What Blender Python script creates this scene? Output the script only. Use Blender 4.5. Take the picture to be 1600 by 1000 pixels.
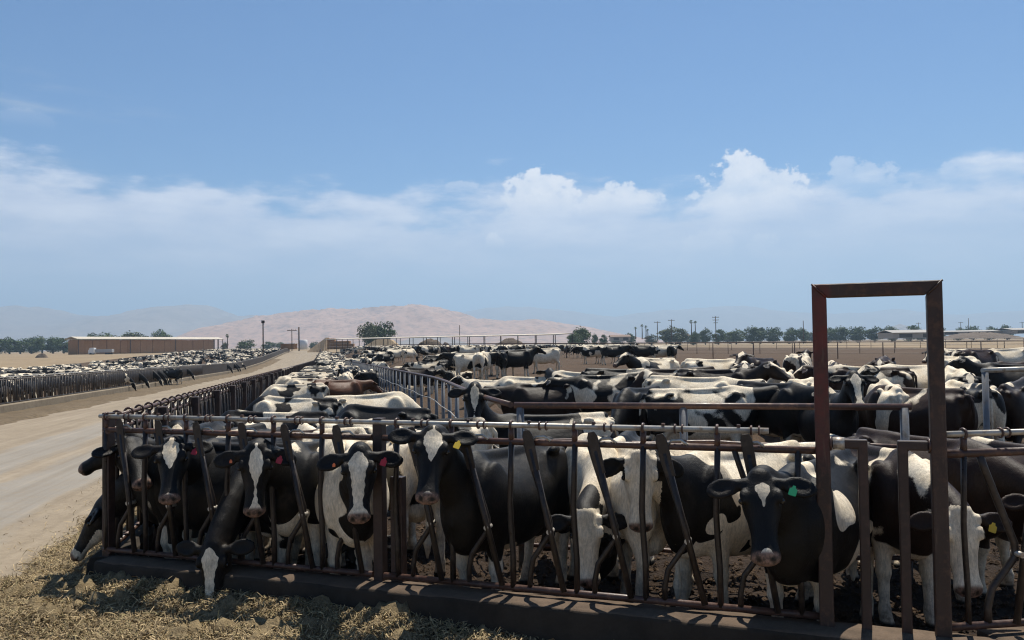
import bpy, bmesh, math, random
import numpy as np
from mathutils import Vector, Matrix

for _o in list(bpy.data.objects):
    bpy.data.objects.remove(_o)
SC = bpy.context.scene
COL = SC.collection
R = math.radians
random.seed(7)
RNG = np.random.default_rng(11)

# ------------------------------------------------------------------ camera
CAM_Z = 2.14          # metres above the feed lane
F_PX = 1300.0         # focal length in pixels of a 1600 px wide frame
PITCH = math.atan(37.0 / F_PX)
ROLL = R(0.8)
_U0 = Vector((0, -math.sin(PITCH), math.cos(PITCH)))
FWD = Vector((0, math.cos(PITCH), math.sin(PITCH)))
_X = Vector((1, 0, 0))
RIGHT = math.cos(ROLL) * _X - math.sin(ROLL) * _U0
UP = math.sin(ROLL) * _X + math.cos(ROLL) * _U0
cam_data = bpy.data.cameras.new('camera')
cam = bpy.data.objects.new('camera', cam_data)
COL.objects.link(cam)
cam_data.sensor_width = 36.0
cam_data.lens = 36.0 * F_PX / 1600.0
cam_data.clip_start = 0.05
cam_data.clip_end = 60000.0
_m = Matrix.Identity(4)
for _i in range(3):
    _m[_i][0] = RIGHT[_i]; _m[_i][1] = UP[_i]; _m[_i][2] = -FWD[_i]
_m[2][3] = CAM_Z
cam.matrix_world = _m
SC.camera = cam

# ------------------------------------------------------------------ sun + sky
SUN_EL, SUN_AZ = R(64.0), R(24.0)      # azimuth measured from +Y (view) towards +X (right)
SUN_DIR = Vector((math.sin(SUN_AZ) * math.cos(SUN_EL), math.cos(SUN_AZ) * math.cos(SUN_EL), math.sin(SUN_EL)))
sun_data = bpy.data.lights.new('sun', 'SUN')
sun_data.energy = 5.0
sun_data.angle = R(0.53)
sun_data.color = (1.0, 0.94, 0.83)
sun = bpy.data.objects.new('sun', sun_data)
COL.objects.link(sun)
sun.rotation_euler = SUN_DIR.to_track_quat('Z', 'Y').to_euler()
sun.location = (0, 0, 60)

world = bpy.data.worlds.new('World')
SC.world = world
world.use_nodes = True

SC.render.engine = 'CYCLES'
SC.cycles.use_denoising = True
SC.cycles.pixel_filter_type = 'BLACKMAN_HARRIS'
SC.cycles.filter_width = 1.15
SC.cycles.max_bounces = 6
SC.cycles.diffuse_bounces = 3
SC.cycles.glossy_bounces = 3
SC.cycles.transmission_bounces = 3
SC.cycles.transparent_max_bounces = 4
SC.cycles.volume_bounces = 0
SC.cycles.sample_clamp_indirect = 6.0
SC.view_settings.view_transform = 'Standard'
SC.view_settings.look = 'None'
SC.view_settings.exposure = 0.50
SC.view_settings.gamma = 1.0
SC.view_settings.use_curve_mapping = False


class NT:
    """tiny helper to write node trees"""
    def __init__(s, tree):
        s.t = tree
        tree.nodes.clear()

    def n(s, typ, **kw):
        nd = s.t.nodes.new(typ)
        for k, v in kw.items():
            if k.startswith('i_'):
                key = k[2:]
                key = int(key) if key.isdigit() else key.replace('_', ' ')
                s.set(nd.inputs[key], v)
            else:
                setattr(nd, k, v)
        return nd

    def set(s, sock, v):
        if isinstance(v, bpy.types.NodeSocket):
            s.t.links.new(v, sock)
        elif isinstance(v, bpy.types.Node):
            s.t.links.new(v.outputs[0], sock)
        else:
            if hasattr(sock.default_value, '__len__') and not hasattr(v, '__len__'):
                v = [v] * len(sock.default_value)
            if hasattr(sock.default_value, '__len__') and len(sock.default_value) == 4 and len(v) == 3:
                v = (*v, 1.0)
            sock.default_value = v

    def m(s, op, a, b=0.0, c=0.0, clamp=False):
        nd = s.t.nodes.new('ShaderNodeMath')
        nd.operation = op
        nd.use_clamp = clamp
        s.set(nd.inputs[0], a); s.set(nd.inputs[1], b); s.set(nd.inputs[2], c)
        return nd.outputs[0]

    def v(s, op, a, b=(0, 0, 0), c=None):
        nd = s.t.nodes.new('ShaderNodeVectorMath')
        nd.operation = op
        s.set(nd.inputs[0], a)
        if op == 'SCALE':
            s.set(nd.inputs['Scale'], b)
        else:
            s.set(nd.inputs[1], b)
        if c is not None:
            s.set(nd.inputs[2], c)
        return nd.outputs[0]

    def mr(s, val, a, b, c=0.0, d=1.0, smooth=False):
        nd = s.t.nodes.new('ShaderNodeMapRange')
        nd.interpolation_type = 'SMOOTHSTEP' if smooth else 'LINEAR'
        for k, x in enumerate((val, a, b, c, d)):
            s.set(nd.inputs[k], x)
        return nd.outputs[0]

    def mix(s, fac, a, b, blend='MIX'):
        nd = s.t.nodes.new('ShaderNodeMix')
        nd.data_type = 'RGBA'
        nd.blend_type = blend
        s.set(nd.inputs[0], fac); s.set(nd.inputs[6], a); s.set(nd.inputs[7], b)
        return nd.outputs[2]

    def noise(s, vec, scale, detail=3.0, rough=0.5, dim='3D', w=None, dist=0.0, out=0):
        nd = s.t.nodes.new('ShaderNodeTexNoise')
        nd.noise_dimensions = dim
        if vec is not None and dim != '1D':
            s.set(nd.inputs['Vector'], vec)
        if w is not None:
            s.set(nd.inputs['W'], w)
        s.set(nd.inputs['Scale'], scale); s.set(nd.inputs['Detail'], detail)
        s.set(nd.inputs['Roughness'], rough); s.set(nd.inputs['Distortion'], dist)
        return nd.outputs[out]


def px_ray(px, py):
    px, py = float(px), float(py)
    d = FWD + RIGHT * ((px - 800.0) / F_PX) + UP * ((500.0 - py) / F_PX)
    return d


def at_y(px, py, Y):
    """world point on the ray through a pixel at depth Y in front of the photographer"""
    d = px_ray(px, py)
    return Vector((0, 0, CAM_Z)) + d * (float(Y) / d.y)


def at_z(px, py, z=0.0):
    d = px_ray(px, py)
    return Vector((0, 0, CAM_Z)) + d * ((z - CAM_Z) / d.z)


def to_px(p):
    q = Vector(p) - Vector((0, 0, CAM_Z))
    w = q.dot(FWD)
    return 800 + F_PX * q.dot(RIGHT) / w, 500 - F_PX * q.dot(UP) / w, w
# ------------------------------------------------------------------ sky: physical sky plus a bank of summer cloud over the horizon
def build_sky():
    k = NT(world.node_tree)
    sky = k.n('ShaderNodeTexSky', sky_type='NISHITA')
    sky.sun_disc = False
    sky.sun_elevation = SUN_EL
    sky.sun_rotation = SUN_AZ
    sky.altitude = 80.0
    sky.air_density = 1.0
    sky.dust_density = 0.2
    sky.ozone_density = 2.2
    d = k.v('NORMALIZE', k.n('ShaderNodeTexCoord').outputs['Generated'])
    s = k.n('ShaderNodeSeparateXYZ', i_0=d)
    x, y, z = s.outputs
    el = k.m('ARCSINE', z)
    az = k.m('ARCTAN2', x, y)
    ae = k.n('ShaderNodeCombineXYZ', i_0=az, i_1=k.m('MULTIPLY', el, 1.0), i_2=0.0).outputs[0]
    # seamless lookup: the direction itself, stretched vertically so that cloud texture gets flatter
    dv = k.v('MULTIPLY', d, (1, 1, 2.2))
    big = k.noise(dv, 3.0, 5.0, .55)
    mid = k.noise(k.v('MULTIPLY', d, (1, 1, 3.5)), 9.0, 6.0, .6)
    puff = k.noise(k.v('MULTIPLY', d, (1, 1, 1.25)), 26.0, 5.0, .55)
    puff2 = k.noise(k.v('MULTIPLY', d, (1, 1, 1.2)), 62.0, 4.0, .6)
    # soft bank
    top = k.m('ADD', .186, k.m('MULTIPLY', k.m('SUBTRACT', big, .5), .16))
    bank = k.mr(k.m('ADD', k.m('SUBTRACT', top, el), k.m('MULTIPLY', k.m('SUBTRACT', mid, .5), .14)), -.006, .036, smooth=True)
    bank = k.m('MULTIPLY', bank, k.mr(el, .02, .13, .55, .95, smooth=True))
    bank = k.m('MULTIPLY', bank, k.mr(mid, .28, .62, .80, 1.0))
    # thin streaks higher up
    st = k.noise(k.v('MULTIPLY', d, (1, 1, 7.0)), 5.5, 6.0, .62)
    wisp = k.m('MULTIPLY', k.mr(st, .53, .78, smooth=True), k.m('MULTIPLY', k.mr(el, .12, .19, smooth=True), k.mr(el, .25, .31, 1.0, 0.0, smooth=True)))
    wisp = k.m('MULTIPLY', wisp, k.m('MULTIPLY', k.mr(az, -.30, -.55, 0.0, 1.0, smooth=True), .36))
    # cumulus heads: (azimuth, elevation of the foot, half width, height, strength)
    heads = [(.030, .168, .062, .040, 1.0), (.135, .166, .058, .024, .9), (.285, .168, .068, .052, 1.0), (.40, .172, .055, .030, .45), (-.06, .188, .030, .008, .4),
             (.235, .108, .035, .034, .28), (.295, .108, .022, .018, .28), (-.020, .122, .013, .012, .45), (-.530, .236, .04, .012, .10), (.52, .170, .060, .022, .4),
             (.72, .16, .09, .05, .9), (.95, .17, .07, .04, .8), (-.80, .15, .08, .04, .6), (-1.1, .16, .09, .05, .8), (1.5, .17, .12, .05, .8), (2.2, .16, .1, .06, .9), (2.9, .17, .12, .05, .8), (-1.9, .17, .12, .05, .9), (-2.6, .16, .1, .05, .8)]
    cum = None
    for a0, e0, w, h, st_ in heads:
        u = k.m('DIVIDE', k.m('SUBTRACT', az, a0), w)
        v = k.m('DIVIDE', k.m('SUBTRACT', el, e0), h)
        r = k.m('ADD', k.m('MULTIPLY', u, u), k.m('MULTIPLY', k.m('MAXIMUM', v, 0.0), k.m('MAXIMUM', v, 0.0)))
        q = k.m('SUBTRACT', 1.0, r)
        q = k.m('ADD', q, k.m('MULTIPLY', k.m('SUBTRACT', puff, .5), 2.6))
        q = k.m('ADD', q, k.m('MULTIPLY', k.m('SUBTRACT', puff2, .5), 1.9))
        q = k.mr(q, .22, .60, smooth=True)
        foot = k.mr(v, -.8, .5, smooth=True)
        q = k.m('MULTIPLY', q, k.m('MULTIPLY', foot, st_))
        cum = q if cum is None else k.m('MAXIMUM', cum, q)
    shade = k.mr(k.m('ADD', k.m('MULTIPLY', puff, .6), k.m('MULTIPLY', puff2, .4)), .36, .62)
    sk = k.v('MULTIPLY', sky.outputs[0], (SKY_TINT[0], SKY_TINT[1], SKY_TINT[2]))
    bc = k.mix(k.mr(mid, .35, .7), (7.3, 8.2, 10.3), (10.0, 10.6, 12.0))
    bc = k.mix(k.mr(el, .03, .15), (5.2, 6.5, 8.7), bc)
    c = k.mix(bank, sk, bc)
    c = k.mix(wisp, c, (7.0, 7.8, 8.8))
    cc = k.mix(shade, (9.4, 10.1, 11.4), (12.8, 12.7, 12.9))
    c = k.mix(k.m('MULTIPLY', cum, .85), c, cc)
    bg = k.n('ShaderNodeBackground', i_Color=c, i_Strength=0.056)
    k.n('ShaderNodeOutputWorld', i_Surface=bg)


SKY_TINT = (.63, .95, 1.22)
build_sky()
# ------------------------------------------------------------------ cow bodies: one continuous surface grown from a smooth distance field
def surface_nets(F, org, h):
    S = F < 0
    n = np.array(F.shape) - 1
    cnt = np.zeros(n, np.uint8)
    offs = [(a, b, c) for a in (0, 1) for b in (0, 1) for c in (0, 1)]
    for a, b, c in offs:
        cnt += S[a:a + n[0], b:b + n[1], c:c + n[2]]
    act = (cnt > 0) & (cnt < 8)
    idx = np.full(n, -1, np.int64)
    I = np.argwhere(act)
    idx[act] = np.arange(len(I))
    V = {o: F[I[:, 0] + o[0], I[:, 1] + o[1], I[:, 2] + o[2]] for o in offs}
    acc = np.zeros((len(I), 3)); num = np.zeros(len(I))
    for o in offs:
        for ax in range(3):
            if o[ax] == 0:
                q = list(o); q[ax] = 1; q = tuple(q)
                va, vb = V[o], V[q]
                cr = (va < 0) != (vb < 0)
                t = np.where(cr, va / np.where(cr, va - vb, 1), 0)
                p = np.tile(np.array(o, float), (len(I), 1)); p[:, ax] += t
                acc += p * cr[:, None]; num += cr
    P = org + h * (I + acc / num[:, None])
    quads = []
    for ax in range(3):
        a1, a2 = (ax + 1) % 3, (ax + 2) % 3
        sl0 = [slice(1, -1)] * 3; sl1 = [slice(1, -1)] * 3
        sl0[ax] = slice(0, -1); sl1[ax] = slice(1, None)
        A, B = S[tuple(sl0)], S[tuple(sl1)]
        for flip in (False, True):
            E = np.argwhere((~A & B) if flip else (A & ~B))
            if not len(E):
                continue
            base = E.copy(); base[:, a1] += 1; base[:, a2] += 1
            c = []
            for d1, d2 in ((-1, -1), (0, -1), (0, 0), (-1, 0)):
                q = base.copy(); q[:, a1] += d1; q[:, a2] += d2
                c.append(idx[q[:, 0], q[:, 1], q[:, 2]])
            Q = np.stack(c, 1)
            quads.append(Q[:, ::-1] if flip else Q)
    return P, np.concatenate(quads)


class Field:
    def __init__(s, lo, hi, h):
        s.h = h
        s.lo = np.array(lo, float)
        s.n = np.ceil((np.array(hi) - s.lo) / h).astype(int) + 1
        s.F = np.full(s.n, 1.0, np.float32)
        s.ax = [(s.lo[k] + h * np.arange(s.n[k])).astype(np.float32) for k in range(3)]

    def region(s, lo, hi, m):
        sl = []
        for k in range(3):
            a = max(0, int(math.floor((lo[k] - m - s.lo[k]) / s.h)))
            b = min(s.n[k], int(math.ceil((hi[k] + m - s.lo[k]) / s.h)) + 1)
            if b <= a:
                return None
            sl.append(slice(a, b))
        g = (s.ax[0][sl[0]][:, None, None], s.ax[1][sl[1]][None, :, None], s.ax[2][sl[2]][None, None, :])
        return tuple(sl), g

    def add(s, lo, hi, fn, k, sub=False):
        r = s.region(lo, hi, k + 0.06)
        if r is None:
            return
        sl, g = r
        d = fn(*g).astype(np.float32)
        a = s.F[sl]
        if sub:
            d = -d
            hh = np.maximum(k - np.abs(a - d), 0) / k
            s.F[sl] = np.maximum(a, d) + hh * hh * k * 0.25
        else:
            hh = np.maximum(k - np.abs(a - d), 0) / k
            s.F[sl] = np.minimum(a, d) - hh * hh * k * 0.25

    def cone(s, a, b, ra, rb, k=0.04, sy=1.0):
        a = np.array(a, float); b = np.array(b, float)
        ab = b - a; L2 = float(ab @ ab)
        def fn(x, y, z):
            px, py, pz = x - a[0], y - a[1], z - a[2]
            t = np.clip((px * ab[0] + py * ab[1] + pz * ab[2]) / L2, 0, 1)
            dx, dy, dz = px - t * ab[0], (py - t * ab[1]) / sy, pz - t * ab[2]
            return np.sqrt(dx * dx + dy * dy + dz * dz) - (ra + (rb - ra) * t)
        m = max(ra, rb)
        s.add(np.minimum(a, b) - m, np.maximum(a, b) + m, fn, k)

    def ell(s, c, r, M=None, k=0.04, sub=False):
        c = np.array(c, float); r = np.array(r, float)
        M = np.eye(3) if M is None else np.array(M, float)     # rows: local axes
        m = r.max()
        def fn(x, y, z):
            px, py, pz = x - c[0], y - c[1], z - c[2]
            u = [(M[i][0] * px + M[i][1] * py + M[i][2] * pz) / r[i] for i in range(3)]
            k0 = np.sqrt(u[0] ** 2 + u[1] ** 2 + u[2] ** 2) + 1e-6
            k1 = np.sqrt((u[0] / r[0]) ** 2 + (u[1] / r[1]) ** 2 + (u[2] / r[2]) ** 2) + 1e-6
            return k0 * (k0 - 1) / k1
        ext = np.sqrt(((M * r[:, None]) ** 2).sum(0))
        s.add(c - ext, c + ext, fn, k, sub)

    def loft(s, org, M, T, W, top, bot, p=2.3, wedge=0.0, k=0.05):
        org = np.array(org, float); M = np.array(M, float)
        T = np.array(T, float)
        ts = np.linspace(T[0], T[-1], 80)
        W, top, bot = (cubic(T, np.array(q, float), ts) for q in (W, top, bot))
        ext = np.zeros(3); pts = []
        for t, w, a, b in zip(ts, W, top, bot):
            for yy in (-w, w):
                for nn in (a, b):
                    pts.append(org + M[0] * t + M[1] * yy + M[2] * nn)
        pts = np.array(pts)
        def fn(x, y, z):
            px, py, pz = x - org[0], y - org[1], z - org[2]
            t = M[0][0] * px + M[0][1] * py + M[0][2] * pz
            v = M[1][0] * px + M[1][1] * py + M[1][2] * pz
            n = M[2][0] * px + M[2][1] * py + M[2][2] * pz
            t, v, n = np.broadcast_arrays(t, v, n)
            tc = np.clip(t, T[0], T[-1])
            f = (tc - ts[0]) / (ts[1] - ts[0])
            i = np.minimum(f.astype(int), len(ts) - 2); f = f - i
            g = lambda A: A[i] * (1 - f) + A[i + 1] * f
            w, a, b = g(W), g(top), g(bot)
            zc, hz = (a + b) / 2, (a - b) / 2
            un = (n - zc) / hz
            w2 = w * (1 - wedge * np.clip(un, 0, 1) ** 2)
            q = (np.abs(v / w2) ** p + np.abs(un) ** p + 1e-9) ** (1 / p)
            d = (q - 1) * np.minimum(w2, hz) * 0.9
            dt = t - tc
            return np.where(dt == 0, d, np.sqrt(np.maximum(d, 0) ** 2 + dt * dt))
        s.add(pts.min(0), pts.max(0), fn, k)


def cubic(x, y, q):
    m = np.gradient(y, x)
    i = np.clip(np.searchsorted(x, q) - 1, 0, len(x) - 2)
    h = x[i + 1] - x[i]; t = (q - x[i]) / h
    return ((2 * t ** 3 - 3 * t ** 2 + 1) * y[i] + (t ** 3 - 2 * t ** 2 + t) * h * m[i]
            + (-2 * t ** 3 + 3 * t ** 2) * y[i + 1] + (t ** 3 - t ** 2) * h * m[i + 1])


def unit(v):
    v = np.array(v, float)
    return v / np.linalg.norm(v)


def head_frame(yaw, pitch, tilt=0.0):
    d = np.array([math.cos(pitch) * math.cos(yaw), math.cos(pitch) * math.sin(yaw), math.sin(pitch)])
    n = np.array([-math.sin(pitch) * math.cos(yaw), -math.sin(pitch) * math.sin(yaw), math.cos(pitch)])
    s = np.cross(n, d)
    s, n = math.cos(tilt) * s + math.sin(tilt) * n, math.cos(tilt) * n - math.sin(tilt) * s
    return np.array([d, s, n])          # along the face, to the animal's left, out of the forehead


BLAZES = {   # half width of the white on the face at t = 0 .. muzzle
    'none':  ([0, .6], [-.1, -.1]),
    'star':  ([0, .04, .075, .11, .16, .21, .24, .44, .465, .50, .56], [-.03, -.02, .055, .045, .018, .008, -.02, -.02, .03, .05, .05]),
    'wide':  ([0, .03, .1, .2, .3, .42, .5, .6], [-.03, .035, .075, .06, .045, .04, .09, .12]),
    'narrow': ([0, .03, .1, .2, .3, .38, .44, .5, .6], [.01, .045, .062, .042, .016, .012, .03, .075, .1]),
    'top':   ([0, .02, .1, .16, .24, .3, .45, .49, .6], [.02, .06, .078, .055, .015, -.03, -.03, .05, .06]),
    'full':  ([0, .6], [.3, .3]),
}
COW_CACHE = {}


def cow_mesh(name, h=0.014, poll=(1.12, 0, 1.33), yaw=0.0, pitch=R(-50), tilt=0.0, blaze='narrow', lying=False,
             legs=(0, 0, 0, 0), patches=(), socks=0.45, tail=0.0, belly=1.0, neckbias=-0.12, ear_droop=0.15, jaw=False, bulk=1.0, seed=0,
             muzzle=(0.30, 0.17, 0.14), smooth=2):
    """returns (mesh, info). Local frame: +X is where the animal's body points, Z up, ground at 0."""
    poll = np.array(poll, float)
    H = head_frame(yaw, pitch, tilt)
    dz = -0.56 if lying else 0.0
    tip = poll + H[0] * 0.56
    lo = np.minimum(np.array([-1.12, -0.62 if lying else -0.5, -0.03]), np.minimum(poll, tip) - 0.34)
    hi = np.maximum(np.array([0.98, 0.62 if lying else 0.5, 1.5 + dz]), np.maximum(poll, tip) + 0.34)
    lo[2] = max(lo[2], -0.6)
    fl = Field(lo, hi, h)
    I3 = np.eye(3)
    # trunk
    X = [-.86, -.80, -.70, -.55, -.42, -.18, .10, .35, .54, .70, .80, .86]
    W = [.055, .135, .20, .245, .262, .30, .325, .30, .245, .19, .13, .05]
    W = [w * bulk for w in W]
    TP = [1.16, 1.27, 1.315, 1.31, 1.33, 1.285, 1.27, 1.295, 1.345, 1.28, 1.19, 1.09]
    BT = [1.05, .93, .80, .68, .60, .515, .50, .53, .57, .62, .70, .82]
    fl.loft((0, 0, dz), I3, X, W, TP, BT, p=2.25, wedge=.60, k=.045)
    fl.cone((-.74, 0, 1.295 + dz), (-.3, 0, 1.28 + dz), .040, .036, k=.04)
    fl.cone((-.3, 0, 1.28 + dz), (.5, 0, 1.30 + dz), .036, .042, k=.04)       # spine
    for s in (-1, 1):
        fl.ell((-.47, s * .205, 1.262 + dz), (.07, .042, .04), k=.085)            # hook bones
        fl.ell((-.80, s * .10, 1.205 + dz), (.055, .035, .045), k=.05)           # pin bones
        fl.ell((.50, s * .185, .98 + dz), (.17, .085, .30), k=.07)               # shoulder
        fl.ell((-.62, s * .165, .93 + dz), (.21, .105, .31), k=.07)              # thigh
        fl.ell((-.27, s * .275, 1.185 + dz), (.13, .055, .085), k=.06, sub=True)    # hollow flank
    fl.ell((.63, 0, .70 + dz), (.16, .10, .13), k=.08)                           # brisket
    if not lying:
        fl.ell((-.47, 0, .60), (.17, .13, .12), k=.07)                           # udder
        for i, (s, fr) in enumerate(((-1, 1), (1, 1), (-1, 0), (1, 0))):
            a = legs[i]
            if fr:
                fl.cone((.47, s * .165, .80), (.48 + a * .35, s * .165, .44), .095, .058, k=.05, sy=.85)
                fl.ell((.48 + a * .35, s * .165, .43), (.058, .052, .06), k=.03)
                fl.cone((.48 + a * .35, s * .165, .43), (.47 + a * .75, s * .16, .13), .046, .038, k=.025)
                fl.cone((.47 + a * .75, s * .16, .14), (.50 + a * .8, s * .16, .05), .046, .05, k=.025)
                fl.ell((.52 + a * .8, s * .16, .03), (.068, .055, .045), k=.02)
            else:
                fl.cone((-.55, s * .185, .80), (-.70 + a * .4, s * .165, .52), .12, .062, k=.06, sy=.8)
                fl.cone((-.71 + a * .4, s * .165, .52), (-.665 + a * .75, s * .165, .15), .055, .042, k=.03, sy=.85)
                fl.cone((-.665 + a * .75, s * .165, .15), (-.63 + a * .8, s * .165, .05), .046, .05, k=.025)
                fl.ell((-.61 + a * .8, s * .165, .03), (.068, .055, .045), k=.02)
    else:
        for s in (-1, 1):
            fl.cone((.5, s * .2, .22), (.74, s * .27, .12), .11, .07, k=.05)
            fl.cone((.74, s * .27, .10), (.48, s * .30, .06), .06, .045, k=.03)
            fl.cone((-.5, s * .25, .28), (-.22, s * .42, .16), .16, .08, k=.06)
            fl.cone((-.22, s * .43, .13), (-.58, s * .46, .07), .07, .05, k=.03)
            fl.cone((-.58, s * .46, .07), (-.36, s * .52, .05), .048, .05, k=.03)
    # tail
    tz = dz
    tp = [(-.84, 0, 1.24 + tz), (-.90, tail * .05, 1.16 + tz), (-.925, tail * .12, .92 + tz), (-.90, tail * .25, .62 + max(tz, -.5)), (-.89, tail * .3, .36 + max(tz, -.3))]
    rr = [.035, .026, .020, .017, .030]
    for i in range(4):
        fl.cone(tp[i], tp[i + 1], rr[i], rr[i + 1], k=.015)
    fl.cone(tp[4], (tp[4][0], tp[4][1], max(tp[4][2] - .12, .03)), .036, .018, k=.02)
    # neck: chain of ellipsoids on a curve from the shoulders to the poll
    A = np.array([.56, 0, 1.06 + dz]); Bc = poll - H[0] * -0.02 - H[2] * 0.11
    d0 = unit([1, 0, .25 if poll[2] > 1.0 + dz else -.3])
    L = np.linalg.norm(Bc - A)
    ctl = A + d0 * L * .5
    for t in np.linspace(0, 1, 9):
        c = (1 - t) ** 2 * A + 2 * t * (1 - t) * ctl + t * t * Bc
        tg = unit(2 * (1 - t) * (ctl - A) + 2 * t * (Bc - ctl))
        up = np.array([0, 0, 1.0]); up = up - tg * (tg @ up)
        if np.linalg.norm(up) < .3:
            up = np.array([1.0, 0, 0]); up = up - tg * (tg @ up)
        up = unit(up); sd = np.cross(up, tg)
        rv = .27 * (1 - t) + .135 * t - .03 * math.sin(t * math.pi)
        rl = .165 * (1 - t) + .092 * t - .012 * math.sin(t * math.pi)
        fl.ell(c, (max(L / 5.5, .085), rl, rv), np.array([tg, sd, up]), k=.06)
    # head
    Th = [-.02, .03, .11, .18, .265, .36, .43, .485, .52, .545]
    Wh = [.06, .102, .124, .117, .094, .079, .081, .09, .08, .04]
    Tt = [-.035, .0, .012, .006, -.010, -.028, -.036, -.036, -.05, -.078]
    Bh = [-.13, -.185, -.232, -.248, -.225, -.182, -.163, -.170, -.158, -.122]
    fl.loft(poll, H, Th, Wh, Tt, Bh, p=2.35, wedge=.12, k=.035)
    hp = lambda t, y, n: poll + H[0] * t + H[1] * y + H[2] * n
    for s in (-1, 1):
        fl.ell(hp(.135, s * .108, -.018), (.05, .025, .026), H, k=.03)          # brow
        fl.ell(hp(.158, s * .128, -.045), (.024, .016, .020), H, k=.012, sub=True)  # eye socket
        fl.ell(hp(.52, s * .044, -.052), (.016, .016, .012), H, k=.01, sub=True)   # nostril
        e1 = unit(H[1] * s * .95 + H[0] * ear_droop - H[2] * .12)
        e3 = unit(H[2] - e1 * (H[2] @ e1)); e2 = np.cross(e3, e1)
        b = hp(.035, s * .095, -.045)
        fl.cone(b, b + e1 * .06, .034, .034, k=.02)
        Me = np.array([e1, e2, e3])
        fl.ell(b + e1 * .14, (.112, .072, .024), Me, k=.02)
        fl.ell(b + e1 * .145 + e3 * .024, (.082, .050, .019), Me, k=.008, sub=True)
    fl.ell(hp(-.005, 0, -.02), (.05, .06, .035), H, k=.03)                       # poll
    fl.ell(hp(.52, 0, -.125), (.05, .085, .008), H, k=.008, sub=True)          # mouth line
    P, Q = surface_nets(fl.F, fl.lo, h)
    P[:, 2] = np.maximum(P[:, 2], 0.0)
    # relax
    if smooth:
        E = np.concatenate([Q[:, [0, 1]], Q[:, [1, 2]], Q[:, [2, 3]], Q[:, [3, 0]]])
        E = np.concatenate([E, E[:, ::-1]])
        deg = np.bincount(E[:, 0], minlength=len(P)).astype(float)
        for it in range(smooth):
            S = np.stack([np.bincount(E[:, 0], P[E[:, 1], k], len(P)) for k in range(3)], 1) / deg[:, None]
            P = P + (0.5 if it % 2 == 0 else -.45 if smooth > 2 else 0.35) * (S - P)
    me = bpy.data.meshes.new(name)
    nv, nq = len(P), len(Q)
    me.vertices.add(nv); me.loops.add(nq * 4); me.polygons.add(nq)
    me.vertices.foreach_set('co', P.astype(np.float32).ravel())
    me.loops.foreach_set('vertex_index', Q.astype(np.int32).ravel())
    me.polygons.foreach_set('loop_start', np.arange(0, nq * 4, 4, dtype=np.int32))
    me.polygons.foreach_set('use_smooth', np.ones(nq, bool))
    me.update(calc_edges=True)
    # coat masks ------------------------------------------------------------
    q = P - poll
    t = q @ H[0]; y = q @ H[1]; nn = q @ H[2]
    hd = (t > -.04) & (t < .62) & (np.abs(y) < .16) & (nn > -.29) & (nn < .09)
    r2 = np.sqrt((P[:, 0] - poll[0]) ** 2 + (P[:, 1] - poll[1]) ** 2 + (P[:, 2] - poll[2]) ** 2)
    ear = (np.abs(y) > .118) & (np.abs(y) < .36) & (t > -.08) & (t < .18) & (nn > -.14) & (nn < .05) & (r2 < .4)
    bias = np.zeros(nv)
    x_, y_, z_ = P[:, 0], P[:, 1], P[:, 2] - dz
    for (cx, cy, cz, rad, amp) in patches:                    # big hand-set patches
        yy = y_ if cy is not None else 0.0
        d = np.sqrt((x_ - cx) ** 2 + (0 if cy is None else (y_ - cy)) ** 2 + (z_ - cz) ** 2)
        d = d + rad * .22 * (np.sin(9 * x_ / (rad + .25) + cz * 7) + np.sin(7 * z_ / (rad + .25) + y_ * 9 + cx * 5) * .8 + .5 * np.sin(23 * x_ + 19 * z_))
        bias += amp * np.clip(1.35 - d / rad, 0, .5) * 2
    if not lying:
        bias += 1.2 * np.clip((socks - z_) / .12, 0, 1)                 # white legs
    bias += belly * .35 * np.clip((.68 - z_) / .15, 0, 1)               # white belly
    nk = np.clip((x_ - .72) / .15, 0, 1)
    bias += neckbias * nk
    bias = np.where(hd, -1.0, bias)
    bt, bw = BLAZES[blaze]
    wv = np.interp(t, bt, bw)
    if blaze == 'full':
        bias = np.where(hd, 1.0, bias)
    elif blaze != 'none':
        wob = .004 * np.sin(t * 31 + seed) + .003 * np.sin(t * 97 + y * 60 + seed * 2)
        face = hd & (nn > -.075 - .05 * (t > .45))
        f = np.clip((wv + wob - np.abs(y - .01 * math.sin(seed * 1.7))) / .012, -1, 1)
        bias = np.where(face, f, bias)
    if jaw:
        bias = np.where(hd & ((nn < -.13) & (t > .16) | (t > .43)), 1.0, bias)
    bias = np.where(ear, -1.0, bias)
    mz = hd * np.clip((t - .468 - .25 * np.clip(-.06 - nn, 0, .1)) / .02, 0, 1) * np.clip((nn + .165) / .02, 0, 1)
    dark = np.zeros(nv)
    for s in (-1, 1):
        d = np.sqrt(((t - .525) / 1.0) ** 2 + (y - s * .044) ** 2 + (nn + .052) ** 2)
        dark = np.maximum(dark, np.clip((.028 - d) / .010, 0, 1))
        d = np.sqrt((t - .158) ** 2 + (y - s * .124) ** 2 + (nn + .045) ** 2)
        dark = np.maximum(dark, np.clip((.038 - d) / .012, 0, 1) * hd)
    dark = np.maximum(dark, hd * np.clip((t - .46) / .02, 0, 1) * np.clip((.010 - np.abs(nn + .125)) / .006, 0, 1))
    if not lying:
        dark = np.maximum(dark, np.clip((.075 - P[:, 2]) / .02, 0, 1))
    cl = me.color_attributes.new('coat', 'FLOAT_COLOR', 'POINT')
    A4 = np.ones((nv, 4), np.float32)
    A4[:, 0] = np.clip(.5 + .5 * bias, 0, 1); A4[:, 1] = mz; A4[:, 2] = dark
    A4[:, 3] = np.clip((.6 - (P[:, 2])) / .6, 0, 1)
    cl.data.foreach_set('color', A4.ravel())
    info = {'H': H, 'poll': poll, 'hp': hp, 'muzzle': muzzle}
    return me, info


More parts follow.
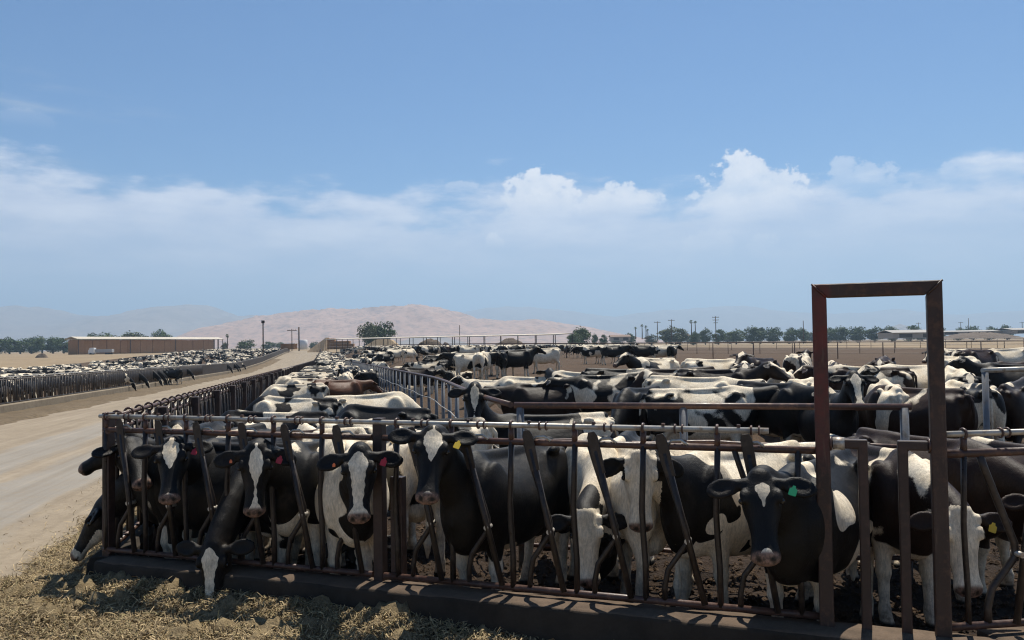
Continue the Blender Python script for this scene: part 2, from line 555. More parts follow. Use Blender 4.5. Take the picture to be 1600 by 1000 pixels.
def coat_material():
    mat = bpy.data.materials.new('cow_coat')
    mat.use_nodes = True
    k = NT(mat.node_tree)
    oi = k.n('ShaderNodeObjectInfo')
    sep = k.n('ShaderNodeSeparateColor', i_0=oi.outputs['Color'])
    seed, white, brown = sep.outputs
    tc = k.n('ShaderNodeTexCoord').outputs['Object']
    at = k.n('ShaderNodeAttribute', attribute_name='coat')
    sa = k.n('ShaderNodeSeparateColor', i_0=at.outputs['Color'])
    bias, mz, dark = sa.outputs
    low = at.outputs['Alpha']
    w = k.m('MULTIPLY', seed, 371.0)
    fr = k.noise(tc, 60.0, 2.0, .6, out=1)
    v2 = k.v('ADD', tc, k.v('SCALE', k.v('SUBTRACT', fr, (.5, .5, .5)), .035))
    n1 = k.noise(v2, 1.85, 2.2, .48, dim='4D', w=w, dist=.25)
    val = k.m('ADD', n1, k.m('MULTIPLY', k.m('SUBTRACT', bias, .5), 1.1))
    # white: 0 -> almost black animal, 1 -> almost white
    thr = k.mr(white, 0, 1, .72, .28)
    isw = k.mr(val, k.m('SUBTRACT', thr, .010), k.m('ADD', thr, .010))
    # colours
    nb = k.noise(tc, 3.2, 4.0, .6, dim='4D', w=k.m('ADD', w, 9.0))
    blk = k.mix(k.mr(nb, .42, .75), (.0032, .003, .003), (.013, .0095, .0075))
    brn = k.mix(nb, (.04, .016, .008), (.13, .048, .02))
    dk = k.mix(brown, blk, brn)
    ng = k.noise(tc, 5.0, 5.0, .62, dim='4D', w=w)
    wht = k.mix(k.mr(ng, .35, .72), (.80, .715, .575), (.60, .49, .345))
    wht = k.mix(k.mr(k.noise(tc, 17.0, 5.0, .7, dim='4D', w=k.m('ADD', w, 5.0)), .52, .72, 0, .32), wht, (.34, .27, .185))
    wht = k.mix(k.m('MULTIPLY', k.mr(k.noise(tc, 9.0, 4.0, .7), .46, .66), k.m('MULTIPLY', low, .9)), wht, (.17, .125, .085))
    base = k.mix(isw, dk, wht)
    pk = k.mix(k.mr(k.noise(tc, 38.0, 3.0, .6), .4, .62), (.24, .15, .115), (.085, .06, .05))
    base = k.mix(mz, base, pk)
    base = k.mix(dark, base, (.010, .009, .008))
    # dust and dried mud on flanks and legs
    mud = k.m('MULTIPLY', k.mr(k.noise(tc, 7.0, 6.0, .65, dim='4D', w=k.m('ADD', w, 3.0)), .55, .72), k.mr(low, .0, .6, .22, .9))
    base = k.mix(mud, base, (.085, .062, .042))
    hr = k.noise(k.v('MULTIPLY', tc, (62.0, 62.0, 17.0)), 1.0, 5.0, .78)
    base = k.mix(1.0, base, k.n('ShaderNodeCombineColor', i_0=k.mr(hr, .3, .7, .62, 1.32), i_1=k.mr(hr, .3, .7, .62, 1.30), i_2=k.mr(hr, .3, .7, .60, 1.27)).outputs[0], 'MULTIPLY')
    bs = k.n('ShaderNodeBsdfPrincipled')
    k.set(bs.inputs['Base Color'], base)
    k.set(bs.inputs['Roughness'], k.mr(mz, 0, 1, k.mr(isw, 0, 1, .50, .75), .45))
    k.set(bs.inputs['Specular IOR Level'], .21)
    k.set(bs.inputs['Sheen Weight'], .0)
    k.set(bs.inputs['Sheen Roughness'], .5)
    # hair: streaks
    st = k.noise(k.v('MULTIPLY', tc, (150.0, 150.0, 45.0)), 1.0, 2.0, .7)
    bp = k.n('ShaderNodeBump', i_Strength=.6, i_Distance=.006, i_Height=st)
    ms = k.noise(tc, 7.0, 3.0, .5, dim='4D', w=w)
    bp2 = k.n('ShaderNodeBump', i_Strength=.30, i_Distance=.04, i_Height=ms, i_Normal=bp)
    k.set(bs.inputs['Normal'], bp2)
    out = k.n('ShaderNodeOutputMaterial', i_Surface=bs)
    return mat


COAT = coat_material()


def simple_mat(name, col, rough=.5, metal=0.0, spec=.5):
    m = bpy.data.materials.new(name)
    m.use_nodes = True
    b = m.node_tree.nodes['Principled BSDF']
    b.inputs['Base Color'].default_value = (*col, 1)
    b.inputs['Roughness'].default_value = rough
    b.inputs['Metallic'].default_value = metal
    b.inputs['Specular IOR Level'].default_value = spec
    return m


def mesh_obj(name, me, mat=None, parent=None, label=None, cat=None, group=None, kind=None):
    o = bpy.data.objects.new(name, me)
    COL.objects.link(o)
    if mat is not None and me is not None and not me.materials:
        me.materials.append(mat)
    if parent is not None:
        o.parent = parent
    tag(o, label, cat, group, kind)
    return o


def tag(o, label=None, cat=None, group=None, kind=None):
    if label: o['label'] = label
    if cat: o['category'] = cat
    if group: o['group'] = group
    if kind: o['kind'] = kind
    return o


EYE_M = simple_mat('eye_wet', (.006, .005, .005), .08)
TAG_M = {'red': simple_mat('tag_red', (.33, .012, .025), .45), 'green': simple_mat('tag_green', (.0, .22, .09), .45),
         'yellow': simple_mat('tag_yellow', (.62, .42, .03), .45), 'orange': simple_mat('tag_orange', (.7, .16, .04), .45)}


def eye_mesh():
    me = bpy.data.meshes.new('eye')
    bm = bmesh.new()
    bmesh.ops.create_uvsphere(bm, u_segments=14, v_segments=8, radius=.021)
    for f in bm.faces: f.smooth = True
    bm.to_mesh(me); bm.free()
    return me


def tag_mesh(c):
    me = bpy.data.meshes.new('ear_tag')
    bm = bmesh.new()
    w, hgt, th = .026, .033, .003
    pr = [(-w * .35, hgt * 1.25), (w * .35, hgt * 1.25), (w * .5, hgt * .7), (w, hgt * .5), (w, -hgt * .85), (w * .85, -hgt), (-w * .85, -hgt), (-w, -hgt * .85), (-w, hgt * .5), (-w * .5, hgt * .7)]
    a = [bm.verts.new((x, y, th)) for x, y in pr]; b = [bm.verts.new((x, y, -th)) for x, y in pr]
    bm.faces.new(a); bm.faces.new(b[::-1])
    for i in range(len(pr)):
        j = (i + 1) % len(pr)
        bm.faces.new((a[j], a[i], b[i], b[j]))
    bm.to_mesh(me); bm.free()
    me.materials.append(TAG_M[c])
    return me


EYE = eye_mesh(); EYE.materials.append(EYE_M)
TAGS = {}


def dress_cow(o, info, tags=()):
    """eyes and ear tags as parts of the animal"""
    H, hp = info['H'], info['hp']
    for s in (-1, 1):
        e = mesh_obj('eye', EYE, None, o)
        e.location = hp(.157, s * .119, -.043)
    for side, c in tags:
        if c not in TAGS:
            TAGS[c] = tag_mesh(c)
        g = mesh_obj('ear_tag', TAGS[c], None, o, label=c + ' plastic ear tag')
        x = H[1] * -1.0; yv = -(H[0]); z = H[2]
        m = Matrix.Identity(4)
        for i in range(3):
            m[i][0] = x[i]; m[i][1] = yv[i]; m[i][2] = z[i]
        p = hp(.10, side * .19, -.030)
        if c == 'orange': m = m @ Matrix.Diagonal((.4, .4, 1, 1))
        else: m = m @ Matrix.Rotation(.35 * side, 4, 'Z') @ Matrix.Diagonal((.9, .9, 1, 1))
        m.translation = Vector(p)
        g.matrix_local = m
# ------------------------------------------------------------------ terrain
def mat_new(name):
    m = bpy.data.materials.new(name)
    m.use_nodes = True
    return m, NT(m.node_tree)


CORNER = np.array([-3.60, 7.42])           # where lane fence and front fence meet
DL = unit([-.222, 1.0]); NL = np.array([DL[1], -DL[0]])      # along the lane, and to its right
FD = unit([.93828, -.34588]); FN = np.array([FD[1], -FD[0]])   # along the front fence; FN points to the photographer
FANG = math.atan2(FD[1], FD[0])


def sstep(a, b, x):
    t = np.clip((x - a) / (b - a), 0, 1)
    return t * t * (3 - 2 * t)


def tq(x, y):
    dx, dy = x - CORNER[0], y - CORNER[1]
    return dx * DL[0] + dy * DL[1], dx * NL[0] + dy * NL[1]


def xy(t, q):
    return CORNER[0] + t * DL[0] + q * NL[0], CORNER[1] + t * DL[1] + q * NL[1]


_TL = ([-40, -1, 60, 115, 160, 250, 320, 600, 3000], [0, 0, -.74, -1.38, -1.15, .15, .45, .0, 0])
_TR = ([-40, 2, 12, 30, 50, 80, 150, 300, 600, 3000], [0, .04, .34, .50, .62, .64, .8, .6, .2, 0])


def gh(x, y):
    """height of the ground"""
    t, q = tq(x, y)
    zl = np.interp(t, *_TL)
    zr = np.interp(y - 7.4, *_TR) - np.clip(.010 * (q - 18), 0, .45) * sstep(20, 40, t)
    w = sstep(4.6, 9.5, q)
    return zl * (1 - w) + zr * w


def grid_mesh(name, X, Y, Z):
    n, m = X.shape
    V = np.stack([X, Y, Z], -1).reshape(-1, 3)
    i = np.arange(n * m).reshape(n, m)
    Q = np.stack([i[:-1, :-1], i[1:, :-1], i[1:, 1:], i[:-1, 1:]], -1).reshape(-1, 4)
    return np_mesh(name, V, Q)


def np_mesh(name, V, Q, smooth=True):
    V = np.asarray(V, np.float32); Q = np.asarray(Q, np.int32)
    me = bpy.data.meshes.new(name)
    k = Q.shape[1]
    me.vertices.add(len(V)); me.loops.add(len(Q) * k); me.polygons.add(len(Q))
    me.vertices.foreach_set('co', V.ravel())
    me.loops.foreach_set('vertex_index', Q.ravel())
    me.polygons.foreach_set('loop_start', np.arange(0, len(Q) * k, k, dtype=np.int32))
    me.polygons.foreach_set('use_smooth', np.full(len(Q), smooth))
    me.update(calc_edges=True)
    return me


def vnoise(x, y, seed=0, octaves=4, rough=.5):
    """cheap value noise on arrays, 0..1"""
    r = np.random.default_rng(seed)
    T = r.random((64, 64))
    out = 0; amp = 1; tot = 0
    for o in range(octaves):
        fx, fy = np.floor(x), np.floor(y)
        u, v = x - fx, y - fy
        u = u * u * (3 - 2 * u); v = v * v * (3 - 2 * v)
        i, j = fx.astype(int) % 64, fy.astype(int) % 64
        i1, j1 = (i + 1) % 64, (j + 1) % 64
        out = out + amp * ((T[i, j] * (1 - u) + T[i1, j] * u) * (1 - v) + (T[i, j1] * (1 - u) + T[i1, j1] * u) * v)
        tot += amp; amp *= rough
        x, y = x * 2.03 + 17.3, y * 2.03 + 5.1
    return out / tot


def soil_mat(name, c1, c2, c3, scale=1.0, rough=.95, bump=.4, dist=.03, fine=14.0):
    m, k = mat_new(name)
    tc = k.n('ShaderNodeNewGeometry').outputs['Position']
    a = k.noise(tc, .35 * scale, 5.0, .6)
    b = k.noise(tc, 3.0 * scale, 6.0, .65)
    c = k.noise(tc, fine * scale, 5.0, .7)
    col = k.mix(k.mr(a, .35, .65), c1, c2)
    col = k.mix(k.m('MULTIPLY', k.mr(b, .42, .68), .8), col, c3)
    col = k.mix(k.mr(c, .3, .7, 0, .45), col, k.mix(.5, c1, (.02, .015, .01)))
    h = k.m('ADD', k.m('MULTIPLY', b, .8), k.m('MULTIPLY', c, .5))
    bp = k.n('ShaderNodeBump', i_Strength=bump, i_Distance=dist, i_Height=h)
    bs = k.n('ShaderNodeBsdfPrincipled', i_Roughness=rough)
    k.set(bs.inputs['Base Color'], col); k.set(bs.inputs['Normal'], bp)
    k.set(bs.inputs['Specular IOR Level'], .2)
    k.n('ShaderNodeOutputMaterial', i_Surface=bs)
    return m


FIELD_M = soil_mat('dry_field', (.30, .225, .135), (.25, .185, .12), (.20, .15, .09), scale=.12, bump=.6, dist=.3)
PEN_M = soil_mat('trodden_manure', (.086, .055, .034), (.118, .076, .046), (.052, .034, .022), scale=1.0, bump=1.0, dist=.14)
PEN_DARK_M = soil_mat('churned_wet_manure', (.040, .025, .016), (.070, .044, .027), (.018, .012, .009), scale=1.4, bump=1.0, dist=.16)


def lane_mat():
    m, k = mat_new('dusty_lane')
    tc = k.n('ShaderNodeNewGeometry').outputs['Position']
    px_ = k.n('ShaderNodeSeparateXYZ', i_0=tc).outputs
    # distance right of the lane fence line
    q = k.m('ADD', k.m('MULTIPLY', k.m('SUBTRACT', px_[0], float(CORNER[0])), float(NL[0])), k.m('MULTIPLY', k.m('SUBTRACT', px_[1], float(CORNER[1])), float(NL[1])))
    t = k.m('ADD', k.m('MULTIPLY', k.m('SUBTRACT', px_[0], float(CORNER[0])), float(DL[0])), k.m('MULTIPLY', k.m('SUBTRACT', px_[1], float(CORNER[1])), float(DL[1])))
    lv = k.n('ShaderNodeCombineXYZ', i_0=q, i_1=k.m('MULTIPLY', t, .16), i_2=0.0).outputs[0]
    streak = k.noise(lv, 1.6, 5.0, .6)
    a = k.noise(tc, .5, 5.0, .6); b = k.noise(tc, 6.0, 6.0, .65); c = k.noise(tc, 45.0, 4.0, .7)
    dirt = k.mix(k.mr(a, .35, .65), (.285, .235, .170), (.235, .19, .137))
    dirt = k.mix(k.mr(b, .45, .7, 0, .6), dirt, (.18, .142, .098))
    # worn grey pavement shows through where wheels run
    qq = k.m('ADD', q, k.m('MULTIPLY', k.m('SUBTRACT', streak, .5), 1.6))
    w1 = k.m('SUBTRACT', 1.0, k.mr(k.m('ABSOLUTE', k.m('ADD', qq, 2.75)), .55, .95, smooth=True))
    w2 = k.m('SUBTRACT', 1.0, k.mr(k.m('ABSOLUTE', k.m('ADD', qq, 4.7)), .45, .9, smooth=True))
    fade = k.m('MULTIPLY', k.mr(t, 14.0, 40.0, 1.0, .22, smooth=True), k.mr(t, -5.0, -1.0, .35, 1.0, smooth=True))
    pav = k.m('MULTIPLY', k.m('MAXIMUM', w1, w2), fade)
    pav = k.m('MULTIPLY', pav, k.mr(b, .3, .55, .55, 1.0))
    grey = k.mix(k.mr(a, .3, .7), (.255, .235, .205), (.215, .197, .17))
    col = k.mix(pav, dirt, grey)
    col = k.mix(k.mr(c, .35, .75, 0, .35), col, (.16, .12, .08))
    trk = k.noise(k.n('ShaderNodeCombineXYZ', i_0=k.m('MULTIPLY', q, 3.2), i_1=k.m('MULTIPLY', t, .07), i_2=0.0).outputs[0], 1.0, 6.0, .68)
    col = k.mix(k.mr(trk, .50, .66, 0, .42), col, (.15, .118, .08))
    col = k.mix(k.mr(trk, .46, .34, 0, .30), col, (.36, .31, .245))
    # bits of spilt feed
    vo = k.n('ShaderNodeTexVoronoi', i_Vector=tc, i_Scale=16.0)
    sp = k.m('MULTIPLY', k.mr(vo.outputs['Distance'], .10, .16, 1, 0), k.mr(k.noise(tc, 1.2, 3.0, .6), .5, .62))
    col = k.mix(k.m('MULTIPLY', sp, .7), col, (.36, .28, .17))
    bp = k.n('ShaderNodeBump', i_Strength=.5, i_Distance=.03, i_Height=k.m('ADD', k.m('MULTIPLY', b, .8), k.m('MULTIPLY', c, .25)))
    bs = k.n('ShaderNodeBsdfPrincipled', i_Roughness=.92)
    k.set(bs.inputs['Base Color'], col); k.set(bs.inputs['Normal'], bp); k.set(bs.inputs['Specular IOR Level'], .25)
    k.n('ShaderNodeOutputMaterial', i_Surface=bs)
    return m


def build_ground():
    # far field: one sheet to the horizon
    r = np.concatenate([np.linspace(0, 60, 16), np.geomspace(70, 30000, 60)])
    th = np.linspace(0, 2 * math.pi, 129)
    Rr, Th = np.meshgrid(r, th, indexing='ij')
    X = Rr * np.sin(Th); Y = Rr * np.cos(Th)
    Z = np.where(Rr < 3000, gh(X, Y), 0) - .30 * (1 - sstep(250, 700, Rr)) - .02
    mesh_obj('ground', grid_mesh('ground', X, Y, Z), FIELD_M, kind='structure')
    # lane
    t = np.concatenate([np.linspace(-14, 30, 90), np.linspace(31, 330, 150)])
    q = np.concatenate([np.linspace(-11.2, 0, 36), np.linspace(.2, 12, 60)])
    T, Q_ = np.meshgrid(t, q, indexing='ij')
    X, Y = xy(T, Q_)
    Z = gh(X, Y) + .035 * (vnoise(X * .8, Y * .8, 3) - .5) - .05 * sstep(-.3, .5, Q_) * sstep(.5, 3, T) - .30 * sstep(-.05, .10, -((X - CORNER[0]) * FN[0] + (Y - CORNER[1]) * FN[1])) * sstep(.0, .25, Q_)
    me = grid_mesh('lane', X, Y, Z)
    mesh_obj('lane', me, lane_mat(), kind='structure')
    # left pen
    t = np.linspace(-10, 330, 140); q = np.linspace(-50, -11.2, 40)
    T, Q_ = np.meshgrid(t, q, indexing='ij'); X, Y = xy(T, Q_)
    mesh_obj('pen_ground', grid_mesh('pen_ground', X, Y, gh(X, Y) + .02), PEN_M, kind='structure')
    # pens on the right of the lane, from the front fence back
    qs = np.concatenate([np.linspace(0.0, 14, 90), np.linspace(14.6, 110, 90)])
    u = np.concatenate([np.linspace(0, .03, 60), np.linspace(.032, .2, 100), np.linspace(.21, 1, 80)])
    U_, Q_ = np.meshgrid(u, qs, indexing='ij')
    # front-fence line: t as a function of q, straight until the man pass, then parallel to the picture
    fx = np.array([0, 6.6, 40.0]); fq, ft = [], []
    for s in (0, 6.6):
        p = CORNER + FD * s
        a, b = tq(p[0], p[1]); ft.append(a); fq.append(b)
    p = CORNER + FD * 6.6 + np.array([40.0, 6.0]); a, b = tq(p[0], p[1]); ft.append(a); fq.append(b)
    T0 = np.interp(Q_, fq, ft)
    T = T0 + (260 - T0) * U_
    X, Y = xy(T, Q_)
    near = 1 - sstep(14, 30, T)
    Z = gh(X, Y) + .012 + (.16 * (vnoise(X * 3.2, Y * 3.2, 5, 5, .6) - .5) + .10 * (vnoise(X * 11, Y * 11, 8, 3) - .5)) * near * sstep(.1, .5, U_ * 260)
    me = grid_mesh('corral_ground', X, Y, Z)
    me.materials.append(PEN_DARK_M); me.materials.append(PEN_M)
    nq = len(me.polygons)
    c = np.zeros(nq * 3, np.float32); me.polygons.foreach_get('center', c); c = c.reshape(-1, 3)
    tt, q2 = tq(c[:, 0], c[:, 1])
    # churned and wet where the animals crowd, by the feed fences
    wet = ((q2 < 5.2) & (tt < 60)) | (tt + 6 * (vnoise(c[:, 0] * .3, c[:, 1] * .3, 2) - .5) < 4.5)
    me.polygons.foreach_set('material_index', np.where(wet, 0, 1).astype(np.int32))
    mesh_obj('corral_ground', me, kind='structure')


build_ground()


def hills():
    m, k = mat_new('bare_hill')
    tc = k.n('ShaderNodeNewGeometry').outputs['Position']
    a = k.noise(tc, .006, 6.0, .6); b = k.noise(tc, .035, 6.0, .7); c = k.noise(tc, .14, 4.0, .7)
    col = k.mix(k.mr(a, .35, .65), (.44, .29, .215), (.37, .24, .175))
    col = k.mix(k.mr(b, .46, .66, 0, .85), col, (.17, .13, .105))
    col = k.mix(k.mr(c, .58, .70, 0, .6), col, (.10, .085, .06))
    bs = k.n('ShaderNodeBsdfPrincipled', i_Roughness=1.0); k.set(bs.inputs['Base Color'], col)
    k.set(bs.inputs['Specular IOR Level'], .05)
    k.n('ShaderNodeOutputMaterial', i_Surface=bs)
    m2 = soil_mat('dark_mountain', (.26, .225, .20), (.32, .27, .23), (.18, .165, .15), scale=.004, bump=.0)
    def ridge(name, prof, Y, depth, seed, rough, z0=-5, m=m):
        xs = np.array([p[0] for p in prof], float); ys = np.array([p[1] for p in prof], float)
        px = np.linspace(xs[0], xs[-1], 220)
        py = np.interp(px, xs, ys)
        top = np.array([at_y(a, b, Y) for a, b in zip(px, py)])
        v = np.linspace(-1, 1, 60)
        V = []
        zt = np.maximum(top[:, 2], 0)
        X, Vv = np.meshgrid(top[:, 0], v, indexing='ij')
        ZT = zt[:, None] * (1 - np.abs(Vv) ** 1.6)
        Yw = Y + Vv * depth
        fac = sstep(0, .35, 1 - np.abs(Vv))
        nz = (vnoise(X / rough, Yw / rough, seed, 6, .6) - .5)
        gul = -np.abs(vnoise(X / rough * 1.7, Yw / rough * .8, seed + 3, 5, .6) - .5) * 2
        Z = z0 + ZT + (nz * .24 + gul * .34) * ZT * (1 - .55 * np.exp(-(Vv / .12) ** 2)) * fac
        mesh_obj(name, grid_mesh(name, X, Yw, Z), m, kind='structure')
    ridge('hill', [(300, 545), (335, 528), (375, 500), (430, 487), (520, 480), (590, 474), (660, 472), (705, 480), (745, 494), (790, 500), (840, 497), (880, 503), (920, 510), (980, 524), (1050, 536)], 3500, 900, 4, 200)
    ridge('hill', [(600, 541), (640, 526), (665, 521), (690, 522), (730, 533), (770, 540)], 2300, 250, 9, 150, m=m2)
    ridge('mountain', [(-400, 500), (-200, 480), (-60, 490), (20, 472), (70, 478), (120, 492), (190, 492), (240, 482), (300, 474), (330, 476), (365, 492), (400, 489), (470, 500), (560, 520), (640, 541)], 5600, 1500, 14, 700, m=m2)
    ridge('mountain', [(500, 530), (600, 490), (700, 490), (790, 476), (870, 482), (960, 492), (1060, 480), (1130, 474), (1200, 480), (1300, 488), (1400, 482), (1500, 490), (1600, 484), (1750, 470), (1900, 500)], 8200, 1300, 21, 900, m=m2)
    ridge('hill', [(1360, 526), (1385, 515), (1405, 503), (1418, 510), (1450, 526)], 3600, 250, 31, 150, m=m2)


hills()
# ------------------------------------------------------------------ metal
def steel_mat(name, c1, c2, c3, metal=.0, rough=.6, scale=1.0, spec=.4):
    m, k = mat_new(name)
    tc = k.n('ShaderNodeNewGeometry').outputs['Position']
    a = k.noise(tc, 4.0 * scale, 5.0, .65); b = k.noise(tc, 18.0 * scale, 5.0, .65); c = k.noise(tc, 90.0 * scale, 3.0, .6)
    col = k.mix(k.mr(a, .36, .62), c1, c2)
    col = k.mix(k.mr(b, .50, .66, 0, .85), col, c3)
    bs = k.n('ShaderNodeBsdfPrincipled')
    k.set(bs.inputs['Base Color'], col)
    k.set(bs.inputs['Roughness'], k.mr(b, .3, .7, rough - .14, rough + .16))
    k.set(bs.inputs['Metallic'], metal)
    k.set(bs.inputs['Specular IOR Level'], spec)
    bp = k.n('ShaderNodeBump', i_Strength=.3, i_Distance=.004, i_Height=k.m('ADD', b, k.m('MULTIPLY', c, .5)))
    k.set(bs.inputs['Normal'], bp)
    k.n('ShaderNodeOutputMaterial', i_Surface=bs)
    return m


RUST_M = steel_mat('rusty_pipe', (.085, .043, .031), (.052, .029, .023), (.15, .080, .053), rough=.45)
DARK_M = steel_mat('worn_dark_steel', (.036, .027, .022), (.024, .018, .015), (.065, .047, .035), rough=.40, metal=.2)
GALV_M = steel_mat('galvanised_pipe', (.50, .475, .42), (.42, .39, .34), (.28, .21, .15), rough=.42, metal=.45)
POST_M = steel_mat('galvanised_post', (.17, .175, .185), (.14, .145, .155), (.12, .105, .09), rough=.55, metal=.3)
PORT_M = steel_mat('portal_steel', (.045, .024, .019), (.030, .018, .015), (.075, .042, .031), rough=.5, scale=.6)
RED_M = steel_mat('red_primer', (.105, .022, .018), (.08, .026, .022), (.075, .034, .028), rough=.55, scale=.6)
CONC_M = soil_mat('dirty_concrete', (.040, .032, .025), (.055, .045, .035), (.022, .018, .014), scale=1.5, bump=.5, dist=.015, fine=30.0)
LEDGE_M = soil_mat('dirt_on_ledge', (.12, .085, .06), (.16, .115, .082), (.07, .052, .038), scale=2.0, bump=.6, dist=.02, fine=30.0)


class MB:
    def __init__(s):
        s.v = []; s.f = []; s.sm = []

    def tube(s, pts, r, n=8, ry=None, cap=True, rs=None):
        P = [np.array(p, float) for p in pts]
        b0 = len(s.v)
        ref = None
        for i, p in enumerate(P):
            a = P[max(i - 1, 0)]; c = P[min(i + 1, len(P) - 1)]
            tg = unit(c - a)
            if ref is None:
                ref = np.array([0, 0, 1.0]) if abs(tg[2]) < .9 else np.array([0, 1.0, 0])
            u = unit(np.cross(ref, tg)); w = np.cross(tg, u)
            ref = w
            ra = rs[i] if rs else r
            # keep the bore at a bend
            if 0 < i < len(P) - 1:
                ca = unit(P[i] - P[i - 1]) @ unit(P[i + 1] - P[i]); ex = 1 / max(.5, math.sqrt((1 + ca) / 2))
            else:
                ex = 1
            for j in range(n):
                t = 2 * math.pi * (j + .5) / n
                s.v.append(tuple(p + u * math.cos(t) * ra + w * math.sin(t) * (ry if ry else ra) * ex))
        for i in range(len(P) - 1):
            for j in range(n):
                a = b0 + i * n + j; b = b0 + i * n + (j + 1) % n
                s.f.append((a, b, b + n, a + n)); s.sm.append(n > 4)
        if cap:
            s.f.append(tuple(b0 + j for j in range(n))[::-1]); s.sm.append(False)
            e = b0 + (len(P) - 1) * n
            s.f.append(tuple(e + j for j in range(n))); s.sm.append(False)
        return s

    def box(s, lo, hi, M=None):
        b0 = len(s.v)
        for x in (lo[0], hi[0]):
            for y in (lo[1], hi[1]):
                for z in (lo[2], hi[2]):
                    p = Vector((x, y, z))
                    if M is not None: p = M @ p
                    s.v.append(tuple(p))
        for q in ((0, 1, 3, 2), (4, 6, 7, 5), (0, 4, 5, 1), (2, 3, 7, 6), (0, 2, 6, 4), (1, 5, 7, 3)):
            s.f.append(tuple(b0 + i for i in q)); s.sm.append(False)
        return s

    def ring(s, c, R_, r, M=None, n=16, m=6, arc=2 * math.pi, a0=0.0):
        """torus in local XZ round the Y axis"""
        b0 = len(s.v)
        full = arc > 6.28
        cnt = n if full else n + 1
        for i in range(cnt):
            t = a0 + arc * i / n
            for j in range(m):
                p_ = 2 * math.pi * j / m
                q = R_ + r * math.cos(p_)
                s.v.append((c[0] + r * 1.3 * math.sin(p_), c[1] + q * math.cos(t), c[2] + q * math.sin(t)))
        for i in range(n):
            i2 = (i + 1) % cnt
            for j in range(m):
                j2 = (j + 1) % m
                s.f.append((b0 + i * m + j, b0 + i2 * m + j, b0 + i2 * m + j2, b0 + i * m + j2)); s.sm.append(True)
        return s

    def prism(s, prof, y0, y1):
        """profile in XZ, extruded in Y"""
        b0 = len(s.v); n = len(prof)
        for y in (y0, y1):
            for x, z in prof: s.v.append((x, y, z))
        s.f.append(tuple(b0 + i for i in range(n))); s.sm.append(False)
        s.f.append(tuple(b0 + n + i for i in range(n))[::-1]); s.sm.append(False)
        for i in range(n):
            j = (i + 1) % n
            s.f.append((b0 + j, b0 + i, b0 + n + i, b0 + n + j)); s.sm.append(False)
        return s

    def mesh(s, name, mat=None):
        me = bpy.data.meshes.new(name)
        me.from_pydata(s.v, [], s.f)
        me.polygons.foreach_set('use_smooth', s.sm)
        if mat: me.materials.append(mat)
        me.update()
        return me


def bevel(me, w=.006, seg=2):
    bm = bmesh.new(); bm.from_mesh(me)
    bmesh.ops.recalc_face_normals(bm, faces=bm.faces[:])
    e = [e for e in bm.edges if e.is_manifold and e.calc_face_angle(0) > .6]
    bmesh.ops.bevel(bm, geom=e, offset=w, segments=seg, affect='EDGES', profile=.6)
    bm.to_mesh(me); bm.free()
    return me


def empty(name, loc=(0, 0, 0), rz=0.0, **kw):
    o = bpy.data.objects.new(name, None)
    COL.objects.link(o)
    o.location = loc; o.rotation_euler.z = rz
    o.empty_display_size = .2
    return tag(o, **kw)


def put(name, me, parent, loc=(0, 0, 0), rot=(0, 0, 0), scale=None, **kw):
    o = bpy.data.objects.new(name, me)
    COL.objects.link(o)
    o.parent = parent
    o.location = loc; o.rotation_euler = rot
    if scale: o.scale = scale
    return tag(o, **kw)


# heights of the head-lock panel
ZB, ZT, ZP = .37, 1.425, 1.545
PIV = .80            # pivot of the swing arm


def lock_meshes():
    d = {}
    d['bar'] = MB().tube([(0, 0, ZB), (0, 0, ZB + .25), (-.012, 0, ZB + .45), (-.018, 0, ZB + .62), (-.01, 0, ZB + .8), (0, 0, ZT)], .021, 8, ry=.026).mesh('fixed_bar', DARK_M)
    # kinked neck bar: in at the pivot, out at top and bottom
    d['neck'] = MB().tube([(.02, .0, ZT), (.05, .0, ZT - .10), (.20, .0, PIV + .06), (.205, .0, PIV - .02), (.07, .0, ZB + .22), (.045, .0, ZB + .10), (.045, .0, ZB)], .020, 8).mesh('neck_bar', DARK_M)
    d['arm'] = MB().tube([(0, 0, .60), (0, 0, -.425)], .0225, 8).mesh('swing_arm', DARK_M)
    prof = [(-.034, -.16), (.034, -.16), (.038, -.02), (.038, .10), (.022, .135), (-.022, .135), (-.038, .10), (-.038, -.02)]
    d['paddle'] = bevel(MB().prism(prof, -.006, .006).mesh('paddle', DARK_M), .003, 1)
    d['latch'] = MB().tube([(-.03, 0, 0), (.0, 0, .025), (.06, 0, .030), (.105, 0, .0)], .009, 6).mesh('latch', GALV_M)
    d['bolt'] = MB().tube([(0, -.045, 0), (0, .045, 0)], .019, 8).mesh('pivot_bolt', GALV_M)
    d['collar'] = MB().ring((0, 0, ZP), .031, .008).tube([(0, .0, ZT + .01), (0, .0, ZP - .022)], .021, 8).mesh('collar', RUST_M)
    d['clip'] = MB().ring((0, 0, ZP), .029, .006, n=12).ring((.05, 0, ZP), .029, .005, n=12).mesh('pipe_clip', RUST_M)
    d['nut'] = MB().box((-.022, -.012, ZP + .018), (.0, .012, ZP + .036)).mesh('pipe_nut', RUST_M)
    return d


LOCK = lock_meshes()


def pipe_parts(fence, name, L0, L1, z, r, mat, n=10, loc=(0, 0, 0)):
    me = MB().tube([(L0, 0, z), (L1, 0, z)], r, n).mesh(name, mat)
    return put(name, me, fence, loc)


